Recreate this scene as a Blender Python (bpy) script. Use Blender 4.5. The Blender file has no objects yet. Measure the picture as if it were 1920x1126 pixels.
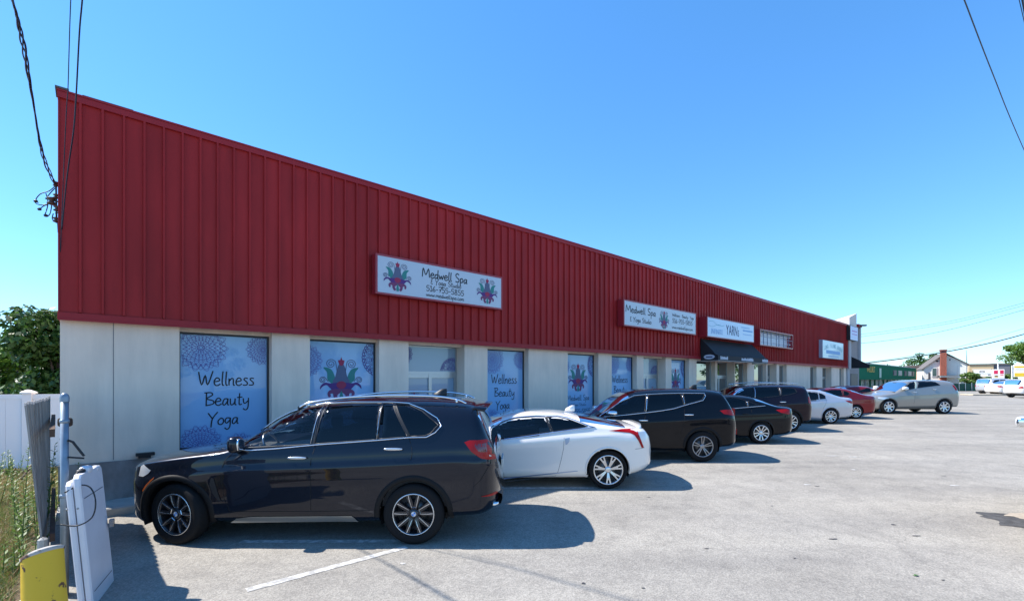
import bpy, math, random
import numpy as np
from mathutils import Vector
from mathutils.geometry import tessellate_polygon
R = math.radians
random.seed(5)
sc = bpy.context.scene
COL = sc.collection

# ------------------------------------------------------------------ camera / light
CH, F, HZ = 2.03, 880.0, 711.0
cam = bpy.data.objects.new('camera', bpy.data.cameras.new('camera')); COL.objects.link(cam)
cam.location = (0, 0, CH); cam.rotation_euler = (R(90), 0, 0)
cam.data.sensor_width = 36; cam.data.lens = F*36/1920; cam.data.shift_y = (HZ-563)/1920
cam.data.clip_start = .05; cam.data.clip_end = 3000
sc.camera = cam
SUN = Vector((-.82, .10, 1.0)).normalized()
sun = bpy.data.objects.new('sun', bpy.data.lights.new('sun', 'SUN')); COL.objects.link(sun)
sun.rotation_euler = (-SUN).to_track_quat('-Z', 'Y').to_euler()
sun.data.energy = 5.0; sun.data.angle = R(.53); sun.data.color = (1, .945, .87)
w = bpy.data.worlds.new('World'); sc.world = w; w.use_nodes = True
nt = w.node_tree; sky = nt.nodes.new('ShaderNodeTexSky'); sky.sky_type = 'NISHITA'
sky.sun_disc = False; sky.sun_elevation = math.asin(SUN.z); sky.sun_rotation = math.atan2(SUN.x, SUN.y)
sky.altitude = 0; sky.air_density = 1.0; sky.dust_density = 0.05; sky.ozone_density = 3.0
hs = nt.nodes.new('ShaderNodeHueSaturation'); hs.inputs['Saturation'].default_value = 1.24; gm_ = nt.nodes.new('ShaderNodeGamma'); gm_.inputs[1].default_value = .76; nt.links.new(sky.outputs[0], hs.inputs['Color']); nt.links.new(hs.outputs[0], gm_.inputs[0])
vm = nt.nodes.new('ShaderNodeVectorMath'); vm.operation = 'MULTIPLY'; vm.inputs[1].default_value = (.88, 1.22, 1.52); nt.links.new(gm_.outputs[0], vm.inputs[0]); nt.links.new(vm.outputs[0], nt.nodes['Background'].inputs[0]); nt.nodes['Background'].inputs[1].default_value = .15
sc.view_settings.view_transform = 'Standard'; sc.view_settings.look = 'None'
sc.view_settings.exposure = .85; sc.view_settings.gamma = 1
sc.render.resolution_x = 1024; sc.render.resolution_y = 600

def G(Y):
    return .01*(min(Y, 95)-5.75)
def P(px, py, Y):
    return Vector(((px-960)/F*Y, Y, CH+(HZ-py)/F*Y))

# ------------------------------------------------------------------ materials
MATS = {}
def mat(name, col=(.5, .5, .5), rough=.6, metal=0, coat=0, ior=1.5, noise=0, nscale=6, bump=0, bscale=60, col2=None, spec=None, bdist=.01, mix=None, coatr=.03):
    if name in MATS: return MATS[name]
    m = bpy.data.materials.new(name); m.use_nodes = True; MATS[name] = m
    n = m.node_tree.nodes; l = m.node_tree.links; b = n['Principled BSDF']
    b.inputs['Base Color'].default_value = (*col, 1); b.inputs['Roughness'].default_value = rough
    b.inputs['Metallic'].default_value = metal; b.inputs['IOR'].default_value = ior
    b.inputs['Coat Weight'].default_value = coat; b.inputs['Coat Roughness'].default_value = coatr
    if spec is not None: b.inputs['Specular IOR Level'].default_value = spec
    tc = n.new('ShaderNodeTexCoord')
    if noise or col2:
        t = n.new('ShaderNodeTexNoise'); t.inputs['Scale'].default_value = nscale; t.inputs['Detail'].default_value = 6
        l.new(tc.outputs['Object'], t.inputs['Vector'])
        r = n.new('ShaderNodeValToRGB'); r.color_ramp.elements[0].position = .35; r.color_ramp.elements[1].position = .68
        c2 = col2 or tuple(c*(1-noise) for c in col)
        r.color_ramp.elements[0].color = (*c2, 1); r.color_ramp.elements[1].color = (*col, 1)
        if mix: r.color_ramp.elements[0].position, r.color_ramp.elements[1].position = mix
        l.new(t.outputs[0], r.inputs[0]); l.new(r.outputs[0], b.inputs['Base Color'])
    if bump:
        t2 = n.new('ShaderNodeTexNoise'); t2.inputs['Scale'].default_value = bscale; t2.inputs['Detail'].default_value = 4
        l.new(tc.outputs['Object'], t2.inputs['Vector'])
        bp = n.new('ShaderNodeBump'); bp.inputs['Strength'].default_value = bump; bp.inputs['Distance'].default_value = bdist
        l.new(t2.outputs[0], bp.inputs['Height']); l.new(bp.outputs[0], b.inputs['Normal'])
    return m

FROT_ = math.atan2(.669, .743)
def asphalt():
    m = bpy.data.materials.new('worn_asphalt'); m.use_nodes = True
    n = m.node_tree.nodes; l = m.node_tree.links; b = n['Principled BSDF']
    tc = n.new('ShaderNodeTexCoord'); V = tc.outputs['Object']
    def noise(s, d=5, r=.6):
        t = n.new('ShaderNodeTexNoise'); t.inputs['Scale'].default_value = s; t.inputs['Detail'].default_value = d
        t.inputs['Roughness'].default_value = r; l.new(V, t.inputs['Vector']); return t.outputs[0]
    def ramp(src, p0, c0, p1, c1):
        r = n.new('ShaderNodeValToRGB'); r.color_ramp.elements[0].position = p0; r.color_ramp.elements[0].color = (*c0, 1)
        r.color_ramp.elements[1].position = p1; r.color_ramp.elements[1].color = (*c1, 1); l.new(src, r.inputs[0]); return r.outputs[0]
    def mul(a, bb, f=1, t='MULTIPLY'):
        x = n.new('ShaderNodeMix'); x.data_type = 'RGBA'; x.blend_type = t; x.inputs[0].default_value = f
        l.new(a, x.inputs[6]); l.new(bb, x.inputs[7]); return x.outputs[2]
    base = ramp(noise(.35, 6), .3, (.262, .245, .216), .7, (.325, .306, .272))
    stones = n.new('ShaderNodeTexVoronoi'); stones.inputs['Scale'].default_value = 75; l.new(V, stones.inputs['Vector'])
    sp = ramp(stones.outputs['Color'], .12, (.74, .74, .74), .85, (1.16, 1.155, 1.145))
    c = mul(base, sp)
    c = mul(c, ramp(noise(14, 8, .75), .35, (.91, .91, .91), .62, (1.05, 1.05, 1.05)))
    c = mul(c, ramp(noise(2.2, 7, .7), .30, (.82, .82, .83), .55, (1.05, 1.05, 1.05)))
    # small dark blotches (oil drops, gum)
    v2 = n.new('ShaderNodeTexVoronoi'); v2.inputs['Scale'].default_value = 1.1; l.new(V, v2.inputs['Vector'])
    c = mul(c, ramp(v2.outputs['Distance'], .02, (.75, .75, .75), .05, (1, 1, 1)))
    # long pale dusty streaks and darker wheel-worn bands
    mpn = n.new('ShaderNodeMapping'); mpn.inputs['Rotation'].default_value = (0, 0, -FROT_); mpn.inputs['Scale'].default_value = (.10, .8, 1); l.new(V, mpn.inputs[0])
    tw_ = n.new('ShaderNodeTexNoise'); tw_.inputs['Scale'].default_value = 1.6; tw_.inputs['Detail'].default_value = 5; l.new(mpn.outputs[0], tw_.inputs['Vector'])
    c = mul(c, ramp(tw_.outputs[0], .34, (.88, .88, .89), .66, (1.07, 1.065, 1.055)))
    # hairline cracks
    ck = n.new('ShaderNodeTexVoronoi'); ck.feature = 'DISTANCE_TO_EDGE'; ck.inputs['Scale'].default_value = .22
    wv = n.new('ShaderNodeTexNoise'); wv.inputs['Scale'].default_value = 2.5; wv.inputs['Detail'].default_value = 8; l.new(V, wv.inputs['Vector'])
    mxv = n.new('ShaderNodeMix'); mxv.data_type = 'RGBA'; mxv.blend_type = 'ADD'; mxv.inputs[0].default_value = .55; l.new(V, mxv.inputs[6]); l.new(wv.outputs['Color'], mxv.inputs[7]); l.new(mxv.outputs[2], ck.inputs['Vector'])
    ckr = ramp(ck.outputs['Distance'], .0008, (.70, .70, .71), .003, (1, 1, 1)); c = mul(c, ckr, .55)
    l.new(c, b.inputs['Base Color']); b.inputs['Roughness'].default_value = .93; b.inputs['Specular IOR Level'].default_value = .25
    bp = n.new('ShaderNodeBump'); bp.inputs['Strength'].default_value = .5; bp.inputs['Distance'].default_value = .006
    l.new(stones.outputs['Distance'], bp.inputs['Height'])
    l.new(bp.outputs[0], b.inputs['Normal'])
    return m

M_ASPH = asphalt()
M_WALL = mat('painted_block_wall', (.92, .72, .575), .85, noise=.10, nscale=1.3, bump=.25, bscale=40)
M_BASE = mat('stained_base_course', (.33, .29, .27), .9, noise=.25, nscale=3, bump=.3)
M_RED = mat('red_metal_panel', (.375, .023, .024), .5, noise=.12, nscale=.8, spec=.18, bump=.08, bscale=3, bdist=.03)
def streak(m, sc_=(1.1, 1, .16), amt=(.84, 1.12), s_=2.2, cells=0):
    n = m.node_tree.nodes; l = m.node_tree.links; b = n['Principled BSDF']; tc = [q for q in n if q.type == 'TEX_COORD'][0]
    mp_ = n.new('ShaderNodeMapping'); mp_.inputs['Scale'].default_value = sc_; l.new(tc.outputs['Object'], mp_.inputs[0])
    t = n.new('ShaderNodeTexNoise'); t.inputs['Scale'].default_value = s_; t.inputs['Detail'].default_value = 8; t.inputs['Roughness'].default_value = .65; l.new(mp_.outputs[0], t.inputs['Vector'])
    mr = n.new('ShaderNodeMapRange'); mr.inputs[1].default_value = .32; mr.inputs[2].default_value = .68; mr.inputs[3].default_value = amt[0]; mr.inputs[4].default_value = amt[1]; l.new(t.outputs[0], mr.inputs[0])
    val = mr.outputs[0]
    if cells:
        sx = n.new('ShaderNodeSeparateXYZ'); l.new(tc.outputs['Object'], sx.inputs[0]); d = n.new('ShaderNodeMath'); d.operation = 'DIVIDE'; d.inputs[1].default_value = cells; l.new(sx.outputs[0], d.inputs[0])
        fl_ = n.new('ShaderNodeMath'); fl_.operation = 'FLOOR'; l.new(d.outputs[0], fl_.inputs[0]); wn = n.new('ShaderNodeTexWhiteNoise'); wn.noise_dimensions = '1D'; l.new(fl_.outputs[0], wn.inputs['W'])
        m2 = n.new('ShaderNodeMapRange'); m2.inputs[3].default_value = .93; m2.inputs[4].default_value = 1.07; l.new(wn.outputs['Value'], m2.inputs[0])
        mm = n.new('ShaderNodeMath'); mm.operation = 'MULTIPLY'; l.new(val, mm.inputs[0]); l.new(m2.outputs[0], mm.inputs[1]); val = mm.outputs[0]
    src = b.inputs['Base Color'].links[0].from_socket; vm_ = n.new('ShaderNodeVectorMath'); vm_.operation = 'SCALE'; l.new(src, vm_.inputs[0]); l.new(val, vm_.inputs['Scale']); l.new(vm_.outputs[0], b.inputs['Base Color'])
streak(M_RED, cells=1.02); streak(M_WALL, (1.6, 1, .22), (.88, 1.05), 2.0); streak(M_BASE, (1, 1, .5), (.7, 1.25), 3)
M_REDT = mat('red_metal_trim', (.35, .020, .026), .5, spec=.25, noise=.1, nscale=1)
M_CAP = mat('weathered_cap', (.12, .12, .12), .7, noise=.4)
M_CONC = mat('concrete', (.46, .44, .40), .9, noise=.22, nscale=4, bump=.3)
M_PAINTW = mat('white_road_paint', (.58, .57, .55), .9, col2=(.33, .32, .30), nscale=13, mix=(.42, .60))
M_ALU = mat('brushed_aluminium', (.42, .44, .46), .35, metal=.85)
M_DARKFR = mat('dark_frame', (.03, .03, .035), .5)
M_FILM = mat('pale_blue_window_film', (.25, .455, .72), .4, coat=.7, coatr=.02, noise=.06, nscale=1)
M_FILM2 = mat('pale_grey_blue_film', (.23, .33, .44), .38, coat=1, coatr=.02)
M_MIRR = mat('mirror_glass', (.03, .045, .055), .015, ior=3.2)
M_INK = mat('black_ink', (.012, .012, .016), .6)
M_PURP = mat('purple_ink', (.085, .035, .24), .6)
M_PURP2 = mat('faded_purple_ink', (.16, .14, .42), .6)
M_SIGNW = mat('white_sign_face', (.50, .54, .60), .35, coat=.4)
M_SIGNR = mat('red_sign_box', (.33, .02, .03), .4, coat=.3)
M_BLACK = mat('black_plastic', (.012, .012, .014), .5)
M_RUB = mat('rubber', (.010, .010, .011), .8, bump=.2, bscale=90, spec=.2)
M_CHROME = mat('chrome', (.75, .77, .8), .12, metal=1)
M_SILV = mat('alloy_silver', (.62, .64, .67), .25, metal=.9)
M_GREYA = mat('alloy_grey', (.30, .31, .33), .3, metal=.9)
M_DALLOY = mat('alloy_black', (.02, .022, .028), .3, metal=.4, coat=.5)
M_CLAD = mat('dark_cladding', (.008, .008, .009), .6, spec=.2)
M_SEAM = mat('panel_gap', (.004, .004, .004), .9)
M_SEAMG = mat('panel_gap_grey', (.10, .105, .12), .9)
M_INT = mat('dark_interior', (.035, .037, .042), .7)
M_INTL = mat('light_interior', (.20, .20, .19), .7)
M_TAIL = mat('red_lens', (.34, .004, .006), .2, spec=.3)
M_TAILD = mat('dark_red_lens', (.12, .004, .006), .15, coat=1)
M_LENSW = mat('clear_lens', (.70, .72, .74), .12, coat=1, metal=.4)
M_AMBER = mat('amber_lens', (.55, .10, .01), .3, coat=1)
M_DISC = mat('brake_disc', (.10, .10, .10), .4, metal=.8)

def glass(name, tint, mixf=.75):
    m = bpy.data.materials.new(name); m.use_nodes = True; n = m.node_tree.nodes; l = m.node_tree.links
    n.remove(n['Principled BSDF']); out = n['Material Output']
    tr = n.new('ShaderNodeBsdfTransparent'); tr.inputs[0].default_value = (*tint, 1)
    gl = n.new('ShaderNodeBsdfGlossy'); gl.inputs['Roughness'].default_value = .01; gl.inputs[0].default_value = (1, 1, 1, 1)
    fr = n.new('ShaderNodeFresnel'); fr.inputs[0].default_value = 1.46
    mx = n.new('ShaderNodeMixShader'); l.new(fr.outputs[0], mx.inputs[0]); l.new(tr.outputs[0], mx.inputs[1]); l.new(gl.outputs[0], mx.inputs[2])
    l.new(mx.outputs[0], out.inputs[0]); return m
M_GLF = glass('tinted_glass', (.95, .98, .98))
M_GLD = glass('privacy_glass', (.035, .04, .05))
M_GLM = glass('mid_tint_glass', (.16, .19, .22))

def paint(name, col, metal=.3, rough=.32, flake=0):
    m = mat(name, col, rough, metal=metal, coat=1, coatr=.02, spec=.08); m.node_tree.nodes['Principled BSDF'].inputs['Coat IOR'].default_value = 1.42
    return m

# ------------------------------------------------------------------ mesh helpers
class MB:
    def __init__(s): s.v = []; s.f = []
    def add(s, vs, fs):
        o = len(s.v); s.v += [tuple(v) for v in vs]; s.f += [tuple(i+o for i in f) for f in fs]; return s
    def box(s, x0, x1, y0, y1, z0, z1):
        return s.add([(x0,y0,z0),(x1,y0,z0),(x1,y1,z0),(x0,y1,z0),(x0,y0,z1),(x1,y0,z1),(x1,y1,z1),(x0,y1,z1)],
                     [(0,3,2,1),(4,5,6,7),(0,1,5,4),(1,2,6,5),(2,3,7,6),(3,0,4,7)])
    def cbox(s, x0, x1, y0, y1, z0, z1, c=.01):
        # chamfered box
        s2 = []
        for (dz, ins) in ((z0, c), (z0+c, 0), (z1-c, 0), (z1, c)):
            a, b, e, f = x0+ins, x1-ins, y0+ins, y1-ins; k = c
            s2.append([(a+k,e,dz),(b-k,e,dz),(b,e+k,dz),(b,f-k,dz),(b-k,f,dz),(a+k,f,dz),(a,f-k,dz),(a,e+k,dz)])
        return s.rings(s2, True)
    def rings(s, rs, cap=False, closed=True):
        n = len(rs[0]); o = len(s.v)
        for r in rs: s.v += [tuple(p) for p in r]
        m = n if closed else n-1
        for i in range(len(rs)-1):
            for j in range(m):
                a = o+i*n+j; b = o+i*n+(j+1) % n
                s.f.append((a, b, b+n, a+n))
        if cap:
            s.f.append(tuple(o+j for j in reversed(range(n)))); k = o+(len(rs)-1)*n; s.f.append(tuple(k+j for j in range(n)))
        return s
    def tube(s, pts, r, n=6, cap=True):
        pts = [Vector(p) for p in pts]; rs = []
        rr = r if hasattr(r, '__len__') else [r]*len(pts)
        up = Vector((0, 0, 1))
        for i, p in enumerate(pts):
            t = (pts[min(i+1, len(pts)-1)]-pts[max(i-1, 0)])
            if t.length < 1e-9: t = Vector((1, 0, 0))
            t.normalize(); u = up if abs(t.z) < .95 else Vector((0, 1, 0))
            a = t.cross(u).normalized(); b = t.cross(a)
            rs.append([p+(a*math.cos(k*2*math.pi/n)+b*math.sin(k*2*math.pi/n))*rr[i] for k in range(n)])
        return s.rings(rs, cap)
    def ell(s, c, rx, ry, rz, p=2.0, nu=14, nv=10):
        def sp(v, e): return math.copysign(abs(v)**e, v)
        rs = []
        for i in range(nv+1):
            a = -math.pi/2+math.pi*i/nv; ca = max(1e-4, math.cos(a)); e = 2/p
            rs.append([(c[0]+rx*sp(ca, e)*sp(math.cos(t), e), c[1]+ry*sp(ca, e)*sp(math.sin(t), e), c[2]+rz*sp(math.sin(a), e))
                       for t in [2*math.pi*k/nu for k in range(nu)]])
        return s.rings(rs, True)
    def poly(s, pts3):
        o = len(s.v); s.v += [tuple(p) for p in pts3]
        for t in tessellate_polygon([[Vector(p) for p in pts3]]): s.f.append(tuple(o+i for i in t))
        return s
    def build(s, name, m, parent=None, smooth=False, loc=None):
        me = bpy.data.meshes.new(name); me.from_pydata(s.v, [], s.f); me.update()
        if m is not None:
            for mm in (m if isinstance(m, (list, tuple)) else [m]): me.materials.append(mm)
        if smooth: me.polygons.foreach_set('use_smooth', [True]*len(me.polygons))
        o = bpy.data.objects.new(name, me); COL.objects.link(o)
        if parent: o.parent = parent
        if loc: o.location = loc
        return o
def tag(o, label=None, cat=None, group=None, kind=None):
    if label: o['label'] = label
    if cat: o['category'] = cat
    if group: o['group'] = group
    if kind: o['kind'] = kind
    return o
def empty(name, loc=(0, 0, 0), rz=0, label=None, cat=None, group=None):
    o = bpy.data.objects.new(name, None); COL.objects.link(o); o.location = loc; o.rotation_euler = (0, 0, rz)
    o.empty_display_size = .2
    return tag(o, label, cat, group)
def autosmooth(o, ang=35):
    me = o.data; me.polygons.foreach_set('use_smooth', [True]*len(me.polygons))
    try: me.set_sharp_from_angle(angle=R(ang))
    except Exception: pass

# ------------------------------------------------------------------ setting: ground
FX, FY = -6.77, 7.03                      # left corner of the facade
EX, EY = .743, .669                       # along the facade
NX, NY = .669, -.743                      # outward
FROT = math.atan2(EY, EX)
def W(s, d, z=0): return Vector((FX+EX*s+NX*d, FY+EY*s+NY*d, z))
def fs(px, d=0.0):
    u = (px-960)/F; X0 = FX+NX*d; Y0 = FY+NY*d
    return (u*Y0-X0)/(EX-u*EY)
def fh(px, py, d=0.0):
    Y = FY+EY*fs(px, d)+NY*d
    return CH+(HZ-py)/F*Y

g = MB(); ys = [-60, -20, 0, 5.75, 20, 50, 95, 150, 300, 900]
for y in ys: g.v += [(-700, y, G(y)), (900, y, G(y))]
for i in range(len(ys)-1): a = 2*i; g.f.append((a, a+1, a+3, a+2))
tag(g.build('ground', M_ASPH), 'light grey worn asphalt of the car park', kind='structure')

# pavement strip with kerb along the facade
pv = MB(); KW = .66; L = 46
for (s0, s1) in ((-.02, L),):
    pts = []
    for s in np.linspace(s0, s1, 24):
        a = W(s, -.3); b = W(s, KW-.15); c = W(s, KW-.13); e = W(s, KW)
        ga, gb, ge = G(a.y)+.12, G(b.y)+.12, G(e.y)+.125
        pts.append([(a.x, a.y, ga), (b.x, b.y, gb), (b.x, b.y, gb-.012), (c.x, c.y, gb-.012), (c.x, c.y, gb+.005), (e.x-NX*.02, e.y-NY*.02, ge), (e.x, e.y, ge-.02), (e.x, e.y, ge-.3)])
    pv.rings(pts, False, closed=False)
o = pv.build('pavement', M_CONC); tag(o, kind='structure')

def strip(name, pts, m, z=.004):
    b = MB(); b.poly([(x, y, G(y)+z) for x, y in pts]); return tag(b.build(name, m), kind='structure')
# painted lines
def gp(px, py):
    Y = 1837/(py-HZ+8.8); return ((px-960)/F*Y, Y)
def line(a, b, wd):
    a = Vector(a); b = Vector(b); t = (b-a).normalized(); n = Vector((-t.y, t.x))*wd/2
    return [a+n, b+n, b-n, a-n]
rl = MB()
def addline(a, b, wd):
    pts = line(a, b, wd); rl.poly([(p.x, p.y, G(p.y)+.004) for p in pts])
addline(gp(462, 1106), gp(762, 1025), .10)
xs0 = -1.55
for k in range(9):
    Y = 5.9+2.77*k; xe = -1.5+2.98*k
    fx = FX+EX*((Y-FY)/EY)+1.15
    addline((max(fx, xe-(1.9 if k == 0 else 4.2)), Y-.02), (xe+.1, Y), .10)
addline((18.5, 34), (60, 34.6), .12)
o = rl.build('road_markings', M_PAINTW); tag(o, kind='structure')

# worn patches and pothole at right
def blob(cx, cy, rx, ry, seed, n=40, rot=0):
    rnd = random.Random(seed); ph = [rnd.uniform(0, 6.28) for _ in range(6)]
    out = []
    for i in range(n):
        a = 2*math.pi*i/n; r = 1+.14*math.sin(3*a+ph[0])+.10*math.sin(5*a+ph[1])+.06*math.sin(9*a+ph[2])+.05*math.sin(14*a+ph[3])+rnd.uniform(-.04, .04)
        x = rx*r*math.cos(a); y = ry*r*math.sin(a)
        out.append((cx+x*math.cos(rot)-y*math.sin(rot), cy+x*math.sin(rot)+y*math.cos(rot)))
    return out
c = gp(1932, 978)
strip('asphalt_patch', blob(c[0]+.12, c[1], .66, .42, 3), mat('dark_patch', (.085, .083, .085), .9, noise=.5, nscale=9, bump=1, bscale=70), .004)
strip('asphalt_patch', blob(c[0]+.36, c[1]+.25, .42, .16, 8), mat('sandy_patch', (.42, .36, .29), .9, noise=.3, nscale=14), .008)
for i, (px, py, a, b2) in enumerate([(1562, 1010, .06, .018), (1718, 1004, .055, .015), (1447, 948, .02, .012), (1532, 911, .05, .014), (1325, 1028, .03, .012), (1490, 1046, .015, .01), (1216, 932, .04, .012), (1675, 983, .03, .02), (1768, 1087, .015, .01), (1206, 1102, .018, .01), (1094, 1093, .02, .02), (1770, 892, .06, .012)]):
    x, y = gp(px, py); strip('tar_spot', blob(x, y, a, b2, 20+i, 14), mat('tar', (.04, .04, .045), .8), .005)
x, y = gp(1718, 1079); lf = MB(); lf.poly([(x-.035, y, G(y)+.006), (x-.01, y-.02, G(y)+.014), (x+.03, y, G(y)+.008), (x, y+.02, G(y)+.015)])
tag(lf.build('fallen_leaf', mat('leaf_green', (.05, .12, .02), .6)), 'small green leaf lying alone on the open asphalt', 'leaf')
for i, (px, py, a, b2) in enumerate([(1600, 856, .16, .03), (1617, 856, .1, .03), (1560, 854, .2, .03), (1600, 880, .06, .03), (1514, 908, .08, .03), (1790, 910, .1, .03), (755, 1056, .03, .02)]):
    x, y = gp(px, py); strip('paint_fleck', blob(x, y, a, b2, 60+i, 14), M_PAINTW, .005)

# ------------------------------------------------------------------ handwriting
GL = {
'W': (1.02, [[(0,.95),(.2,.05),(.45,.72),(.6,.05),(.98,1.02)]]), 'e': (.52, [[(.05,.27),(.4,.34),(.37,.5),(.2,.53),(.05,.32),(.09,.07),(.27,0),(.48,.12)]]),
'l': (.26, [[(.14,1.),(.08,.3),(.12,.03),(.22,.03)]]), 'n': (.52, [[(.06,.5),(.05,0)],[(.06,.3),(.24,.5),(.36,.44),(.37,.05),(.48,.03)]]),
's': (.46, [[(.4,.5),(.2,.53),(.12,.42),(.36,.2),(.3,.03),(.02,.03)]]), 'B': (.72, [[(.15,.98),(.12,0)],[(0,.95),(.45,.97),(.55,.78),(.15,.52),(.6,.36),(.6,.12),(.08,.0)]]),
'a': (.54, [[(.4,.48),(.16,.46),(.04,.15),(.15,0),(.36,.25),(.42,.5),(.39,.06),(.5,.02)]]), 'u': (.54, [[(.05,.5),(.06,.1),(.18,0),(.36,.2),(.4,.5)],[(.4,.5),(.39,.04),(.5,.02)]]),
't': (.42, [[(.2,.9),(.15,.1),(.24,0),(.36,.06)],[(0,.56),(.4,.6)]]), 'y': (.52, [[(.05,.5),(.08,.16),(.2,.1),(.4,.3)],[(.44,.52),(.4,-.2),(.22,-.42),(.02,-.3)]]),
'Y': (.66, [[(0,.93),(.3,.48)],[(.68,1.),(.3,.46),(.2,-.2)]]), 'o': (.5, [[(.25,.5),(.05,.3),(.08,.04),(.28,0),(.43,.2),(.38,.44),(.22,.5)]]),
'g': (.52, [[(.4,.48),(.14,.48),(.04,.22),(.15,.08),(.36,.28),(.42,.5)],[(.42,.5),(.38,-.2),(.18,-.42),(0,-.28)]]),
'M': (.98, [[(0,0),(.12,.95),(.42,.25),(.76,.95),(.86,0)]]), 'd': (.54, [[(.38,.42),(.14,.45),(.04,.15),(.15,0),(.38,.22)],[(.44,1.),(.39,.05),(.5,.0)]]),
'w': (.66, [[(0,.5),(.13,.03),(.3,.4),(.42,.03),(.6,.54)]]), 'S': (.62, [[(.52,.86),(.3,1.),(.08,.8),(.2,.56),(.5,.34),(.4,.04),(.02,.08)]]),
'p': (.52, [[(.08,.5),(.05,-.45)],[(.07,.35),(.26,.53),(.43,.34),(.3,.06),(.07,.1)]]), '&': (.48, [[(.4,.9),(.15,.88),(.1,.66),(.3,.5)],[(.3,.5),(.08,.38),(.05,.1),(.22,.0),(.4,.12)]]),
'i': (.22, [[(.1,.5),(.08,.03),(.16,.02)],[(.11,.7),(.12,.73)]]), '1': (.36, [[(.05,.75),(.2,.95),(.18,0)],[(.02,0),(.34,.02)]]),
'5': (.52, [[(.45,.95),(.12,.93),(.1,.55),(.35,.55),(.44,.28),(.25,0),(.02,.08)]]), '6': (.5, [[(.36,.95),(.1,.5),(.06,.15),(.24,0),(.42,.2),(.28,.42),(.07,.25)]]),
'7': (.5, [[(.02,.9),(.46,.93),(.2,0)],[(.1,.45),(.42,.5)]]), '8': (.5, [[(.42,.85),(.22,.95),(.08,.78),(.42,.25),(.22,0),(.05,.2),(.4,.8)]]), '-': (.38, [[(.06,.38),(.3,.4)]]),
'.': (.2, [[(.07,.02),(.11,.05)]]), 'm': (.76, [[(.06,.5),(.05,0)],[(.06,.3),(.22,.5),(.33,.42),(.34,0)],[(.34,.3),(.5,.5),(.62,.42),(.63,.04),(.72,.02)]]),
'c': (.44, [[(.38,.45),(.2,.52),(.05,.28),(.1,.03),(.28,0),(.4,.1)]]), ' ': (.42, []),
}
def smooth(pts, k=4):
    if len(pts) < 3: return pts
    out = []; n = len(pts)
    for i in range(n-1):
        p0 = pts[max(i-1, 0)]; p1 = pts[i]; p2 = pts[i+1]; p3 = pts[min(i+2, n-1)]
        for j in range(k):
            t = j/k; o = []
            for a in range(len(p1)):
                o.append(.5*((2*p1[a])+(-p0[a]+p2[a])*t+(2*p0[a]-5*p1[a]+4*p2[a]-p3[a])*t*t+(-p0[a]+3*p1[a]-3*p2[a]+p3[a])*t**3))
            out.append(tuple(o))
    out.append(pts[-1]); return out
def ribbon(b, pts, wd, mp, k=1):
    """flat stroke; mp maps (u,v) to a 3-d point"""
    n = len(pts)
    if n < 2: return
    L = []; Rr = []
    for i in range(n):
        a = pts[max(i-1, 0)]; c = pts[min(i+1, n-1)]
        dx, dy = c[0]-a[0], c[1]-a[1]; l = math.hypot(dx, dy) or 1
        nx, ny = -dy/l*wd/2, dx/l*wd/2
        L.append(mp(pts[i][0]+nx, pts[i][1]+ny)); Rr.append(mp(pts[i][0]-nx, pts[i][1]-ny))
    o = len(b.v); b.v += [tuple(p) for p in L]+[tuple(p) for p in Rr]
    for i in range(n-1): b.f.append((o+i, o+n+i, o+n+i+1, o+i+1))
def write(b, text, uc, v0, h, mp, wd=.09, width=None, sx=1.0):
    tw = sum(GL[c][0] for c in text)*h*sx
    if width: sx = sx*width/tw; tw = width
    u = uc-tw/2
    for c in text:
        for st in GL[c][1]:
            ribbon(b, [(u+p[0]*h*sx, v0+p[1]*h) for p in smooth(st)], wd*h, mp)
        u += GL[c][0]*h*sx

def mandala(b, cu, cv, r, mp, clip, wd=.008, style=0):
    """petalled ring print; segments outside clip=(u0,u1,v0,v1) are dropped"""
    u0, u1, v0, v1 = clip
    def put(pts):
        cur = []
        for p in pts:
            if u0 < p[0] < u1 and v0 < p[1] < v1: cur.append(p)
            else:
                ribbon(b, cur, wd, mp); cur = []
        ribbon(b, cur, wd, mp)
    def arc(rr, n=60): put([(cu+rr*r*math.cos(2*math.pi*i/n), cv+rr*r*math.sin(2*math.pi*i/n)) for i in range(n+1)])
    def petals(ra, rb, n, off=0, sharp=0):
        for k in range(n):
            a0 = 2*math.pi*(k+off)/n; da = math.pi/n
            pts = []
            for i in range(11):
                t = i/10; a = a0-da+2*da*t
                s = math.sin(math.pi*t); s = s**.6 if not sharp else 1-abs(2*t-1)**1.4
                rr = ra+(rb-ra)*s
                pts.append((cu+rr*r*math.cos(a), cv+rr*r*math.sin(a)))
            put(pts)
    if style == 0:
        for i, (ra, rb, n) in enumerate([(.05,.12,8),(.10,.22,12),(.18,.31,14),(.27,.41,18),(.37,.50,20),(.46,.60,22),(.56,.70,24),(.66,.80,24)]):
            petals(ra, rb, n, .5*(i % 2)); 
        arc(.06); arc(.13); arc(.33); arc(.52); arc(.72)
        petals(.72, 1.0, 14, 0, 1); petals(.74, .93, 14, 0, 1); petals(.70, .92, 14, .5, 1)
    else:
        arc(1.0); arc(.90); petals(.88, 1.02, 34); petals(.78, .90, 26)
        for rr, n, q in ((.66, 10, .17), (.34, 6, .15), (0, 1, .12)):
            for k in range(n):
                a = 2*math.pi*(k+.3)/n; c0 = cu+rr*r*math.cos(a); c1 = cv+rr*r*math.sin(a)
                put([(c0+q*r*math.cos(t*.45), c1+q*r*math.sin(t*.45)) for t in range(15)])
                put([(c0+q*.55*r*math.cos(t*.6), c1+q*.55*r*math.sin(t*.6)) for t in range(11)])

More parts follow.
